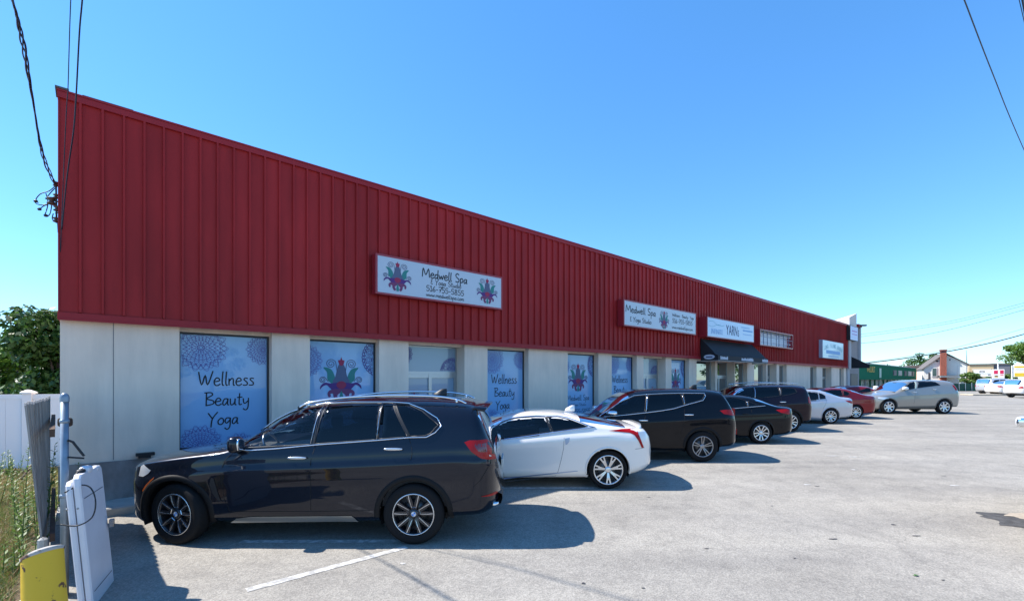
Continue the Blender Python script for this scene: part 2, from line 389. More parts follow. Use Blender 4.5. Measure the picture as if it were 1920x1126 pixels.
M_TEAL = mat('teal_ink', (.03, .22, .20), .6); M_REDI = mat('crimson_ink', (.34, .02, .07), .6); M_VIO = mat('violet_ink', (.09, .02, .17), .6)
M_SLATE = mat('slate_ink', (.10, .12, .20), .6); M_PLUM = mat('plum_ink', (.19, .04, .12), .6)
def lotus(parent, cu, cv, w, h, mpf, name='flower_emblem'):
    """flower emblem about w wide, h tall, centred; mpf(layer) gives a mapping; returns objects"""
    X = lambda u: cu+(u)*w/2
    V = lambda v: cv+(v)*h/2
    def pl(b, pts, lay, mirror=True):
        mp = mpf(lay); b.poly([mp(X(u), V(v)) for u, v in pts])
        if mirror: b.poly([mp(X(-u), V(v)) for u, v in reversed(pts)])
    def sm(pts): return smooth(pts, 4)
    b = MB(); pl(b, sm([(.03,-.15),(.25,.0),(.38,.3),(.55,.48),(.85,.52),(.68,.3),(.66,.0),(.45,-.18)]), 1); a = b.build('leaf_print', M_TEAL, parent)
    b = MB(); pl(b, sm([(0,.72),(.14,.62),(.22,.38),(.30,.1),(.42,-.1),(.2,-.3),(0,-.3)]), 2); b.build('bud_print', M_SLATE, parent)
    b = MB(); pl(b, sm([(0,-.12),(.3,-.14),(.55,-.16),(.78,-.13),(.97,-.26),(1.,-.42),(.88,-.3),(.7,-.24),(.55,-.36),(.4,-.48),(.1,-.5),(0,-.5)]), 3); b.build('petal_print', M_VIO, parent)
    b = MB(); pl(b, sm([(0,-.4),(.3,-.42),(.55,-.46),(.66,-.6),(.6,-.76),(.5,-.72),(.52,-.62),(.4,-.62),(.36,-.8),(.24,-.95),(.12,-.86),(.2,-.7),(.0,-.55)]), 4); b.build('petal_print', M_PLUM, parent)
    b = MB(); pl(b, [(.24*math.cos(t), -.24+.17*math.sin(t)) for t in [k*math.pi/8 for k in range(16)]], 5, False)
    b.build('heart_print', M_REDI, parent); b = MB(); pl(b, sm([(0,1.),(.05,.86),(.15,.84),(.1,.66),(0,.60)]), 5); b.build('crown_print', M_REDI, parent)
    b = MB(); pl(b, sm([(0,-.48),(.05,-.6),(.1,-.85),(.04,-.98),(0,-.9)]), 6); b.build('stamen_print', M_TEAL, parent)
    mp = mpf(2)
    for sg in (1, -1):
        b = MB()
        for (c0, c1, r0, tail) in ((.50, .68, .24, (.2, .35)), (.88, -.02, .17, (.62, -.1))):
            pts = []
            for i in range(26):
                t = i/25; a = math.pi*.9-t*4*math.pi; rr = r0*(1-.82*t)
                pts.append((X(sg*(c0+rr*math.cos(a))), V(c1+rr*.85*math.sin(a))))
            pts = [(X(sg*tail[0]), V(tail[1]))]+pts
            ribbon(b, smooth(pts, 2), .03*w/2*1.2, mp)
        ribbon(b, [(X(sg*(.3+.3*t)), V(-.55+.3*t+.1*math.sin(3*t))) for t in [k/8 for k in range(9)]], .02*w/2, mp)
        b.build('scroll_print', M_SLATE, parent)

# ------------------------------------------------------------------ the long red-topped building
BL = empty('commercial_building', (FX, FY, 0), FROT, 'long low shop building with ribbed red metal upper wall over cream piers', 'building')
LEN = fs(1586.5); ZB, ZT = 2.94, 6.32
LE2 = LEN
def lb(name, m, fn, parent=BL, smooth_=False):
    b = MB(); fn(b); return b.build(name, m, parent, smooth_)
# openings: (left px, right glass px, right reveal px, kind)
OPS = [(336.5,503,509.7,'w1'),(581,704,711,'w2'),(766,855,871,'d'),(914,984.5,991,'w1'),(1064.5,1117,1122,'w3'),(1147,1189,1194,'w1'),(1206.5,1236,1248,'d'),(1259,1288,1292,'w2'),
       (1306,1333,1341,'m'),(1345,1362,1377,'dm'),(1378,1392,1401,'m'),(1414,1426,1437,'m'),(1439,1447,1456,'dm'),(1461,1470,1475,'m'),(1519,1527,1531,'m'),(1542,1553,1559,'dm'),(1574,1579,1582,'m')]
ops = [(fs(a), fs(c_), k) for a, b_, c_, k in OPS]
def walls(b):
    prev = -.0; 
    for (a, c, k) in ops+[(LEN, LEN, 'end')]:
        if a-prev > .02: b.box(prev, a, 0, .55, -.6, ZB)
        prev = c
    for (a, c, k) in ops:
        if k[0] != 'd': b.box(a, c, .12, .5, -.6, .80)
        b.box(a, c, .14, .5, 2.86, ZB)
wl = lb('wall', M_WALL, walls)
lb('side_wall', M_WALL, lambda b: (b.box(0.02, .35, .553, 14, -.6, 6.2), b.box(.353, LEN, 13.7, 14, -.6, 6.2), b.box(LEN-.3, LEN-.003, .553, 13.697, -.6, 6.2)))
lb('roof', M_CAP, lambda b: b.box(.36, LEN-.31, .1, 13.69, 6.0, 6.1))
def interior(b):
    b.box(.36, LEN-.31, 1.6, 1.62, -.5, 5.9)
lb('inner_partition', mat('dim_interior', (.08, .08, .08), .9), interior)
prev = -.02
for (a, c, k) in ops+[(LEN, LEN, 'end')]:
    if a-prev > .05: lb('base_course', M_BASE, lambda b: b.box(prev, a, -.02, .0, -.6, .74+.006*prev))
    prev = c
    if k[0] not in 'de': lb('base_course', M_BASE, lambda b: b.box(a, c, .10, .118, -.6, .72))
# control joint
lb('wall_joint', M_SEAMG, lambda b: b.box(fs(212), fs(212)+.007, -.003, .001, .76, ZB))
# fascia: ribbed sheet
def fascia(b):
    pit = .255; prof = [(-.08, 0.0)]; s = 0.0; pr = []
    s = .0
    while s < LEN-.26:
        pr += [(s, -.085), (s+.205, -.085), (s+.211, -.128), (s+.240, -.128), (s+.246, -.085)]
        s += pit
    pr.append((LEN, -.085))
    o = len(b.v)
    for (a, y) in pr: b.v += [(a, y, ZB+.10), (a, y, ZT-.12)]
    for i in range(len(pr)-1): k = o+2*i; b.f.append((k, k+2, k+3, k+1))
lb('ribbed_panel', M_RED, fascia)
lb('fascia_backing', M_REDT, lambda b: (b.box(0, LEN, -.08, .10, ZB, ZT-.13), b.box(-.02, -.002, -.10, 2.0, ZB, ZT-.05)))
lb('lower_trim', M_REDT, lambda b: (b.box(-.025, LEN+.01, -.135, -.081, ZB-.02, ZB+.085), b.box(-.02, LEN, -.15, -.138, ZB-.03, ZB-.005)))
def toptrim(b):
    b.box(-.025, LEN+.01, -.13, .15, ZT-.12, ZT-.03); b.box(-.03, LEN+.01, -.14, .2, ZT-.027, ZT)
lb('upper_trim', M_REDT, toptrim)
lb('roof_edge_membrane', M_CAP, lambda b: b.box(-.05, .10, -.15, .2, ZT+.003, ZT+.03)); lb('roof_edge_membrane', M_CAP, lambda b: b.box(.25, .85, -.12, .2, ZT+.003, ZT+.018))

def window(a, c, kind, px_l):
    depth = .22 if kind[0] != 'd' else .38
    y = depth; z0 = .80; z1 = 2.86
    fr = MB(); t = .035
    mf = M_DARKFR if kind[0] == 'w' else M_ALU
    isdoor = kind[0] == 'd'
    if isdoor: z0 = G(FY+EY*a)+.12
    fr.box(a+.003, a+t, y-.03, y+.04, z0, z1); fr.box(c-t, c-.003, y-.03, y+.04, z0, z1)
    fr.box(a+t, c-t, y-.03, y+.04, z1-t, z1-.002); fr.box(a+t, c-t, y-.03, y+.04, z0, z0+t)
    if isdoor:
        zt = 2.16; fr.box(a+t, c-t, y-.035, y+.04, zt, zt+.07); m_ = (a+c)/2
        fr.box(m_-.045, m_+.045, y-.033, y+.04, z0+t, zt)
        fr.box(a+t, a+t+.05, y-.028, y+.03, z0+t, zt); fr.box(c-t-.05, c-t, y-.028, y+.03, z0+t, zt)
        fr.box(a+t+.05, c-t-.05, y-.026, y+.03, zt-.09, zt-.002); fr.box(a+t+.05, c-t-.05, y-.026, y+.03, z0+t, z0+.25)
    wo = fr.build('door' if isdoor else 'window', mf, BL)
    gm = {'w': M_FILM, 'd': M_FILM2, 'm': M_MIRR}[kind[0]]
    if kind == 'dm': gm = M_MIRR
    pn = MB(); pn.box(a+t*.5, c-t*.5, y, y+.012, z0+.02, z1-.02); pn.build('pane', gm, wo)
    if kind in ('m', 'dm'): return
    mp = lambda u, v: (u, y-.004, v)
    clip = (a+t+.005, c-t-.005, z0+t, z1-t)
    wdt = c-a
    if isdoor:
        b = MB(); mandala(b, c-.12, 2.22, .36, mp, (a+t, c-t, 2.25, z1-t), .011, 1); b.build('mandala_print', M_PURP, wo); b = MB(); mandala(b, a+.05, 2.65, .28, mp, (a+t, c-t, 2.25, z1-t), .007)
        b.build('mandala_print', M_PURP, wo)
        hb = MB()
        for dx in (-.09, .09): hb.tube([((a+c)/2+dx, y-.04, .98), ((a+c)/2+dx, y-.08, 1.0), ((a+c)/2+dx, y-.08, 1.25), ((a+c)/2+dx, y-.04, 1.27)], .012)
        hb.build('handle', M_ALU, wo)
        for sx in (-1, 1):
            lotus(wo, (a+c)/2+sx*.44, 1.52, .38, .5, lambda lay: (lambda u, v: (u, y-.003-.001*lay, v)))
        return
    if kind == 'w1':
        b = MB(); write(b, 'Wellness', (a+c)/2+.03, 1.92+.012*0, .26, mp, .085, width=wdt*.62)
        write(b, 'Beauty', (a+c)/2+.03, 1.56, .24, mp, .09, width=wdt*.50)
        write(b, 'Yoga', (a+c)/2-.03, 1.21, .23, mp, .095, width=wdt*.34)
        b.build('lettering', M_INK, wo)
        for (mu, mv, mr, mw_) in ((a+.34, 2.60, .43, .0055), (c-.10, 2.60, .30, .0050), (a+.33, .86, .36, .0052), (a+.95, .74, .30, .0045)):
            b = MB(); mandala(b, mu, mv, mr, mp, clip, mw_); b.build('mandala_print', M_PURP2 if px_l > 340 else mat('mid_purple_ink', (.12,.085,.34), .6), wo)
    else:
        cv = 2.03 if kind == 'w2' else 2.1
        lotus(wo, (a+c)/2-.02, cv, wdt*.60, .98 if kind == 'w2' else .95, lambda lay: (lambda u, v: (u, y-.003-.001*lay, v)))
        b = MB(); mandala(b, c+.12, 2.52, .42, mp, clip, .011, 1); b.build('mandala_print', M_PURP, wo)
        b = MB(); mandala(b, a-.02, 2.42, .36, mp, clip, .006); b.build('mandala_print', M_PURP2, wo)
        b = MB(); write(b, 'Medwell Spa', (a+c)/2, 1.35, .18, mp, .09, width=wdt*.72); write(b, '& Yoga Studio', (a+c)/2, 1.17, .09, mp, .09, width=wdt*.5)
        write(b, '516-755-5855', (a+c)/2, .93, .14, mp, .1, width=wdt*.78); b.build('lettering', M_INK, wo)
for (a, c, k), o4 in zip(ops, OPS): window(a, c, k, o4[0])
# small wall shelf vent
b = MB(); s0, s1 = fs(254), fs(289); zc = fh(270, 850)
b.box(s0, s1, -.13, -.021, zc-.02, zc+.025); b.box(s0+.03, s1-.05, -.12, -.03, zc-.055, zc-.021)
b.build('wall_vent', M_BLACK, BL)

# ------------------------------------------------------------------ signs on the facade
def sign_root(pxl, pxr, y_tl, y_bl, d, label, name='wall_sign', cat='sign'):
    sl, sr = fs(pxl, d), fs(pxr, d); zt = fh(pxl, y_tl, d); zb = fh(pxl, y_bl, d)
    o = empty(name, tuple(W(sl, .115, zb)), FROT, label, cat)
    return o, sr-sl, zt-zb, d-.115
def sign_box(o, wd, h, dep, mb, mf, fr=.045):
    b = MB(); b.cbox(-fr, wd+fr, -dep+.012, 0, -fr, h+fr, .008); b.build('case', mb, o)
    b = MB(); b.box(-fr*.9, wd+fr*.9, -dep-.004, -dep+.0115, -fr*.9, -.0); b.box(-fr*.9, wd+fr*.9, -dep-.004, -dep+.0115, h, h+fr*.9)
    b.box(-fr*.9, 0, -dep-.004, -dep+.0115, .0, h); b.box(wd, wd+fr*.9, -dep-.004, -dep+.0115, .0, h); b.build('rim', mb, o)
    b = MB(); b.box(.001, wd-.001, -dep+.0, -dep+.011, .001, h-.001); b.build('face', mf, o)
o, wd, h, dep = sign_root(708, 939.5, 478, 546.5, .30, 'white shop sign box with flower at both ends, nearest on the red wall')
sign_box(o, wd, h, dep, M_SIGNR, M_SIGNW)
mp = lambda u, v: (u, -dep-.003, v)
b = MB(); write(b, 'Medwell Spa', wd*.50, h*.62, h*.27, mp, .125, width=wd*.37); write(b, '& Yoga Studio', wd*.505, h*.445, h*.15, mp, .13, width=wd*.25)
write(b, '516-755-5855', wd*.50, h*.225, h*.165, mp, .14, width=wd*.31); write(b, 'www.medwellspa.com', wd*.50, h*.065, h*.125, mp, .14, width=wd*.31); b.build('lettering', M_INK, o)
mpf = lambda dep: (lambda lay: (lambda u, v: (u, -dep-.002-.001*lay, v)))
lotus(o, wd*.135, h*.50, wd*.19, h*.86, mpf(dep)); lotus(o, wd*.865, h*.50, wd*.19, h*.86, mpf(dep))
o, wd, h, dep = sign_root(1171, 1304, 563, 608, .38, 'white shop sign box with one central flower, left of the awning')
sign_box(o, wd, h, dep, M_SIGNR, M_SIGNW)
mp2 = lambda u, v, d_=dep: (u, -d_-.003, v)
b = MB(); write(b, 'Medwell Spa', wd*.205, h*.55, h*.30, mp2, .14, width=wd*.38); write(b, '& Yoga Studio', wd*.20, h*.18, h*.20, mp2, .14, width=wd*.27)
write(b, 'Wellness - Beauty - Yoga', wd*.80, h*.70, h*.15, mp2, .13, width=wd*.34); write(b, '516-755-5855', wd*.79, h*.40, h*.20, mp2, .14, width=wd*.32)
write(b, 'www.medwellspa.com', wd*.79, h*.13, h*.15, mp2, .14, width=wd*.33); b.build('lettering', M_INK, o)
lotus(o, wd*.51, h*.46, wd*.14, h*.86, mpf(dep))

def text_obj(txt, size, m, parent, loc, rot=(R(90), 0, 0), name='lettering', ext=.002, sx=1.0, align='CENTER'):
    cu = bpy.data.curves.new(name, 'FONT'); cu.body = txt; cu.size = size; cu.align_x = align; cu.align_y = 'CENTER'; cu.extrude = ext
    to = bpy.data.objects.new(name, cu); COL.objects.link(to)
    dg = bpy.context.evaluated_depsgraph_get(); me = bpy.data.meshes.new_from_object(to.evaluated_get(dg)); bpy.data.objects.remove(to)
    o = bpy.data.objects.new(name, me); COL.objects.link(o); me.materials.clear(); me.materials.append(m)
    o.parent = parent; o.location = loc; o.rotation_euler = rot; o.scale = (sx, 1, 1); return o
M_PALEB = mat('pale_blue_ink', (.22, .42, .70), .6); M_NAVY = mat('navy_ink', (.03, .06, .14), .6); M_TEALI = mat('sea_green_ink', (.12, .42, .50), .6)
o, wd, h, dep = sign_root(1327, 1413, 594.5, 629, .50, 'white sign with YARNS in tall letters, directly above the black awning')
sign_box(o, wd, h, dep, M_SIGNR, mat('pale_sign_face', (.52, .64, .80), .35, coat=.4))
text_obj('YARN', h*.82, M_NAVY, o, (wd*.49, -dep-.003, h*.46), sx=.72); text_obj('S', h*.55, M_NAVY, o, (wd*.635, -dep-.003, h*.36), sx=.6)
text_obj('INFINITE', h*.40, M_PALEB, o, (wd*.18, -dep-.003, h*.28), sx=.95)
b = MB(); mq = lambda u, v, d_=dep: (u, -d_-.003, v)
ribbon(b, smooth([(wd*.02, h*.80), (wd*.10, h*.84), (wd*.18, h*.68), (wd*.28, h*.66), (wd*.33, h*.72)], 6), .018, mq)
ribbon(b, smooth([(wd*.02, h*.58), (wd*.09, h*.54), (wd*.17, h*.66), (wd*.25, h*.70)], 6), .016, mq); b.build('thread_print', M_TEALI, o)
b = MB()
for (q0, q1, zz_, hh) in ((.70,.90,.76,.05),(.74,.97,.56,.10),(.74,.95,.36,.04)): b.box(wd*q0, wd*q1, -dep-.003, -dep-.001, h*zz_, h*(zz_+hh))
b.build('line_print', M_PALEB, o)
# open sign frame
o, wd, h, dep = sign_root(1426, 1486.5, 618, 645, .47, 'empty sign box without its face showing bare lamps and frame')
b = MB(); fr = .05
b.box(-fr, 0, -dep, 0, -fr, h+fr); b.box(wd, wd+fr, -dep, 0, -fr, h+fr); b.box(.001, wd-.001, -dep, 0, -fr, 0); b.box(.001, wd-.001, -dep, 0, h, h+fr); b.build('case', M_SIGNR, o)
b = MB(); b.box(.001, wd-.001, -.06, -.02, .001, h-.001); b.build('back_panel', mat('white_back', (.66, .74, .84), .4), o)
b = MB(); 
for q in (.12, .23, .34, .5, .58, .73, .9): b.box(wd*q-.015, wd*q+.015, -dep+.05, -dep+.08, 0, h)
b.box(0, wd, -dep+.02, -dep+.045, h*.55, h*.58); b.build('grid_frame', mat('grey_steel', (.16, .20, .30), .5), o)
for q in (.28, .8):
    b = MB(); b.tube([(.05, -dep+.12, h*q), (wd-.05, -dep+.12, h*q)], .02, 8); b.build('lamp_tube', mat('unlit_tube', (.8, .82, .85), .3), o)
b = MB(); b.box(.003, wd-.003, -dep+.1, -dep+.18, h*.90, h-.002); b.build('header', mat('dusty_steel', (.25, .24, .22), .6), o)
o, wd, h, dep = sign_root(1542.5, 1581, 637, 669.5, .34, 'white sign with pale green arched lettering near far end of the red wall')
sign_box(o, wd, h, dep, mat('grey_sign_case', (.35, .36, .45), .5), mat('pale_cyan_face', (.50, .66, .76), .35, coat=.4), .03)
for i, ch in enumerate('LONG ISLAND HYDRO'):
    t = (i-8)/8; text_obj(ch, h*.36, M_TEALI, o, (wd*.5+t*wd*.42, -dep-.003, h*(.74-.20*t*t)), (R(90), R(18*t), 0), sx=.62)
b = MB(); b.box(wd*.16, wd*.84, -dep-.004, -dep-.001, h*.26, h*.46); b.build('band_print', M_PALEB, o)
b = MB(); b.box(wd*.25, wd*.75, -dep-.004, -dep-.001, h*.10, h*.15); b.build('line_print', M_PALEB, o)

# awning
d0 = .12; dA = .3
while fs(1346.4, dA) > fs(1312.7, .1) and dA < 2.5: dA += .01
sa, sb = fs(1313.5, d0)-.1, fs(1402, .12)+2.0
s1_, s2_ = fs(1346.4, dA), fs(1439.7, dA)
zt_ = fh(1313, 634, .12); zf = fh(1346.4, 675, dA)
o = empty('awning', tuple(W(s1_, .13, zf)), FROT, 'black sloping fabric awning over the shop door below the YARNS sign', 'awning')
wA = s2_-s1_; hA = zt_-zf; dd = dA-.13
b = MB(); n = 18
prof = [(0, hA), (-.25*dd, hA*.80), (-.55*dd, hA*.55), (-.85*dd, hA*.28), (-dd, .22), (-dd, 0)]
b.rings([[(x, y, z) for y, z in prof] for x in np.linspace(0, wA, n)], False, closed=False)
for x in (0, wA): b.poly([(x, y, z) for y, z in prof]+[(x, 0, 0)])
M_AWN = mat('black_canvas', (.012, .012, .016), .75, bump=.3, bscale=9, bdist=.02)
b.build('canopy', M_AWN, o)
b = MB(); b.tube([(0, 0, -.01), (0, -dd, -.01), (wA, -dd, -.01), (wA, 0, -.01)], .018); b.build('frame', mat('tan_pipe', (.35, .31, .26), .5), o)
wi = mat('awning_white_ink', (.55, .58, .66), .6)
b = MB(); rq = random.Random(2)
for (u0, u1) in ((.04, .17), (.43, .66), (.87, .985)):
    u = u0*wA
    while u < u1*wA: q = rq.uniform(.04, .09); b.box(u, u+q, -dd-.006, -dd-.002, .05, .05+rq.uniform(.09, .14)); u += q+.022
b.build('valance_print', wi, o)
b = MB(); b.poly([(-.006, -dd*.5+.24*math.cos(t), .16+.10*math.sin(t)) for t in [k*math.pi/12 for k in range(24)]]); b.build('oval_badge', wi, o)
b = MB(); b.box(-.012, -.008, -dd*.5-.14, -dd*.5+.14, .13, .18); b.build('badge_print', M_NAVY, o)

# ------------------------------------------------------------------ end tower and its bits
s0 = LEN+.02; s1 = fs(1613.5, .15)
T = empty('sign_tower', tuple(W(s0, 0, 0)), FROT, 'grey stucco tower with slanted pale cap at the far end of the red wall', 'tower')
tw = s1-s0; zT = fh(1611, 613, .15)
M_STU = mat('grey_stucco', (.33, .29, .28), .9, noise=.15); M_STUL = mat('pale_stucco', (.46, .45, .46), .9, noise=.1)
b = MB(); b.box(.62, tw, -.05, 8, -.5, zT); b.build('tower_wall', M_STU, T)
b = MB(); b.box(0, .6, -.20, 3, ZB-.1, ZT); b.build('corner_strip', M_STUL, T); b = MB(); b.box(0, .6, -.1, 3, -.5, ZB-.103); b.build('corner_strip', M_STUL, T); b = MB(); b.box(tw-.45, tw+.003, -.2, 3, 3.3, zT); b.build('corner_strip', M_STUL, T)
b = MB(); b.box(tw-1.0, tw+.06, -.25, 4, zT+.003, zT+.22); b.build('parapet_trim', M_REDT, T)
b = MB(); zz = fh(1589, 592, .2); zz2 = fh(1605, 585.5, .2)
b.v = [(.5, -.1, zT-.4), (tw*.72, -.1, zT-.4), (tw*.72, 3.2, zT-.4), (.5, 3.2, zT-.4), (.5, -.1, zz), (tw*.72, -.1, zz2), (tw*.72, 3.2, zz2-.9), (.5, 3.2, zz-.9)]
b.f = [(0,3,2,1),(4,5,6,7),(0,1,5,4),(1,2,6,5),(2,3,7,6),(3,0,4,7)]; b.build('slanted_cap', mat('cream_stucco', (.62, .58, .54), .9), T)
b = MB(); b.box(tw*.28, tw*.85, -.08, -.051, .1, 2.5); b.build('entrance', M_DARKFR, T)
o, wd, h, dep = sign_root(1594.5, 1608.5, 610, 636, .36, 'white sign box hung high on the grey tower')
sign_box(o, wd, h, dep, M_BLACK, mat('lilac_face', (.52, .58, .80), .4), .03)
b = MB(); b.box(wd*.2, wd*.85, -dep-.004, -dep-.001, h*.62, h*.70); b.box(wd*.2, wd*.9, -dep-.004, -dep-.001, h*.40, h*.46); b.build('line_print', mat('pink_ink', (.45, .22, .48), .6), o)
a0 = P(1612, 613, 38.3); a1 = P(1617, 609, 38.2)
fl = empty('floodlight', tuple(a0), 0, 'black floodlight on a short arm at the top of the grey tower', 'floodlight')
b = MB(); b.tube([(0, 0, -.1), (.04, 0, .06), (.16, 0, .14)], .03); b.build('arm', M_BLACK, fl)
b = MB(); b.cbox(.12, .50, -.14, .14, .08, .2, .02); b.build('lamp_head', M_DARKFR, fl)
# second awning
c0 = W(fs(1599, 0), .06, 0); sA = fs(1597, .1); zA = fh(1597, 668, .1); sF = fs(1612, 1.3); zF = fh(1612, 688, 1.3)
o = empty('awning', tuple(W(sA, .06, zF)), FROT, 'small black awning with pale blue front over the tower entrance', 'awning')
b = MB(); L2 = fs(1632, 1.3)-sA
b.rings([[(x, 0, zA-zF), (x, -1.2, .25), (x, -1.2, 0)] for x in (0, L2)], False, closed=False); b.build('canopy', mat('blue_grey_canvas', (.20, .27, .42), .6), o)
b = MB(); b.poly([(-.003, 0, zA-zF), (-.003, -1.2, .25), (-.003, -1.2, 0), (-.003, 0, 0)]); b.poly([(L2+.003, 0, zA-zF), (L2+.003, -1.2, .25), (L2+.003, -1.2, 0), (L2+.003, 0, 0)]); b.build('side_panel', M_AWN, o)

# ------------------------------------------------------------------ cars
def pchip(tab):
    xs = np.array([p[0] for p in tab], float); ys = np.array([p[1] for p in tab], float)
    h = np.diff(xs); dl = np.diff(ys)/h; d = np.zeros(len(xs))
    for i in range(1, len(xs)-1):
        if dl[i-1]*dl[i] > 0:
            w1 = 2*h[i]+h[i-1]; w2 = h[i]+2*h[i-1]; d[i] = (w1+w2)/(w1/dl[i-1]+w2/dl[i])
    d[0] = dl[0]; d[-1] = dl[-1]
    def f(x):
        x = min(max(x, xs[0]), xs[-1]); i = int(min(max(np.searchsorted(xs, x)-1, 0), len(xs)-2))
        t = (x-xs[i])/h[i]; a = ys[i]; b = ys[i+1]
        return (2*t**3-3*t*t+1)*a+(t**3-2*t*t+t)*h[i]*d[i]+(-2*t**3+3*t*t)*b+(t**3-t*t)*h[i]*d[i+1]
    return f

class Body:
    """x along the car (rear axle 0, front negative), y across (near side negative), z up"""
    def __init__(s, sp):
        s.sp = sp; s.top = pchip(sp['top']); s.shf = pchip(sp['sh']); s.botf = pchip(sp['bot'])
        s.W = sp['W']; s.x0 = sp['top'][0][0]; s.x1 = sp['top'][-1][0]; s.wb = sp['wb']; s.tum = sp.get('tum', .30)
        s.fr = sp.get('fr', .75); s.rr = sp.get('rr', .55); s.fe = sp.get('fe', 2.6); s.re = sp.get('re', 3.0)
        s.sidef = pchip(sp.get('side', [(0,.89),(.10,.945),(.3,.985),(.55,1.0),(.8,.99),(.93,.972),(1,.955)]))
        s.cr = sp.get('crease')
    def w(s, x):
        r = 1
        if x < s.x0+s.fr: t = (s.x0+s.fr-x)/s.fr; r = max(0, 1-min(t, 1)**s.fe)**(1/s.fe)
        if x > s.x1-s.rr: t = (x-s.x1+s.rr)/s.rr; r = min(r, max(0, 1-min(t, 1)**s.re)**(1/s.re))
        return s.W*r
    def bot(s, x): return s.botf(x)
    def sh(s, x): return max(s.bot(x)+.03, min(s.shf(x), s.top(x)-.015))
    def nexp(s, h): return 2.3+(s.sp.get('nmax', 4.6)-2.3)*min(1, max(0, (h-.06)/.38))
    def side(s, x, z):
        w = s.w(x); zb = s.bot(x); zs = s.sh(x)
        if z <= zs:
            v = min(1, max(0, (z-zb)/(zs-zb))); y = w*s.sidef(v)
            if s.cr:
                for (xa, za, xb, zc, amp, wid) in s.cr:
                    if xa <= x <= xb:
                        zl = za+(zc-za)*(x-xa)/(xb-xa); e = min(1, (x-xa)/.3, (xb-x)/.3); q = (z-zl)/wid
                        if -1 < q < 1: y += amp*e*((1-abs(q))**1.5 if q < 0 else (1-q)**3)
            return y
        zt = s.top(x); h = max(zt-zs, .01); n = s.nexp(h); q = min(1, (z-zs)/h)
        return w*s.sidef(1)*(1-s.tum*(z-zs))*max(0, 1-q**n)**(1/n)
    def sec(s, x, n1, n2):
        zb, zs, zt = s.bot(x), s.sh(x), s.top(x); h = max(zt-zs, .01); n = s.nexp(h); w = s.w(x)
        out = [(0, zb)]
        for i in range(n1+1):
            v = i/n1; z = zb+(zs-zb)*v; out.append((s.side(x, z), z))
        for i in range(1, n2+1):
            th = math.pi/2*i/n2
            if th > math.pi/2-1e-6: out.append((0, zt)); continue
            z = zs+h*math.sin(th)**(2/n); y = w*s.sidef(1)*(1-s.tum*(z-zs))*math.cos(th)**(2/n)
            out.append((y, z))
        return out

def inpoly(x, z, poly):
    c = False; n = len(poly)
    for i in range(n):
        (xa, za), (xb, zb) = poly[i], poly[(i+1) % n]
        if (za > z) != (zb > z) and x < (xb-xa)*(z-za)/(zb-za)+xa: c = not c
    return c
def shrink(poly, d):
    cx = sum(p[0] for p in poly)/len(poly); cz = sum(p[1] for p in poly)/len(poly); out = []
    n = len(poly); A = sum(poly[i][0]*poly[(i+1) % n][1]-poly[(i+1) % n][0]*poly[i][1] for i in range(n)); sg = 1 if A > 0 else -1
    for i in range(n):
        a = Vector(poly[i-1]); p = Vector(poly[i]); c = Vector(poly[(i+1) % n])
        e1 = (p-a).normalized(); e2 = (c-p).normalized()
        nn = Vector((-(e1.y+e2.y), e1.x+e2.x))*sg
        if nn.length < 1e-5: out.append(tuple(p)); continue
        nn.normalize(); k = max(.4, nn.dot(Vector((-e1.y, e1.x))*sg)); out.append(tuple(p+nn*d/k))
    return out

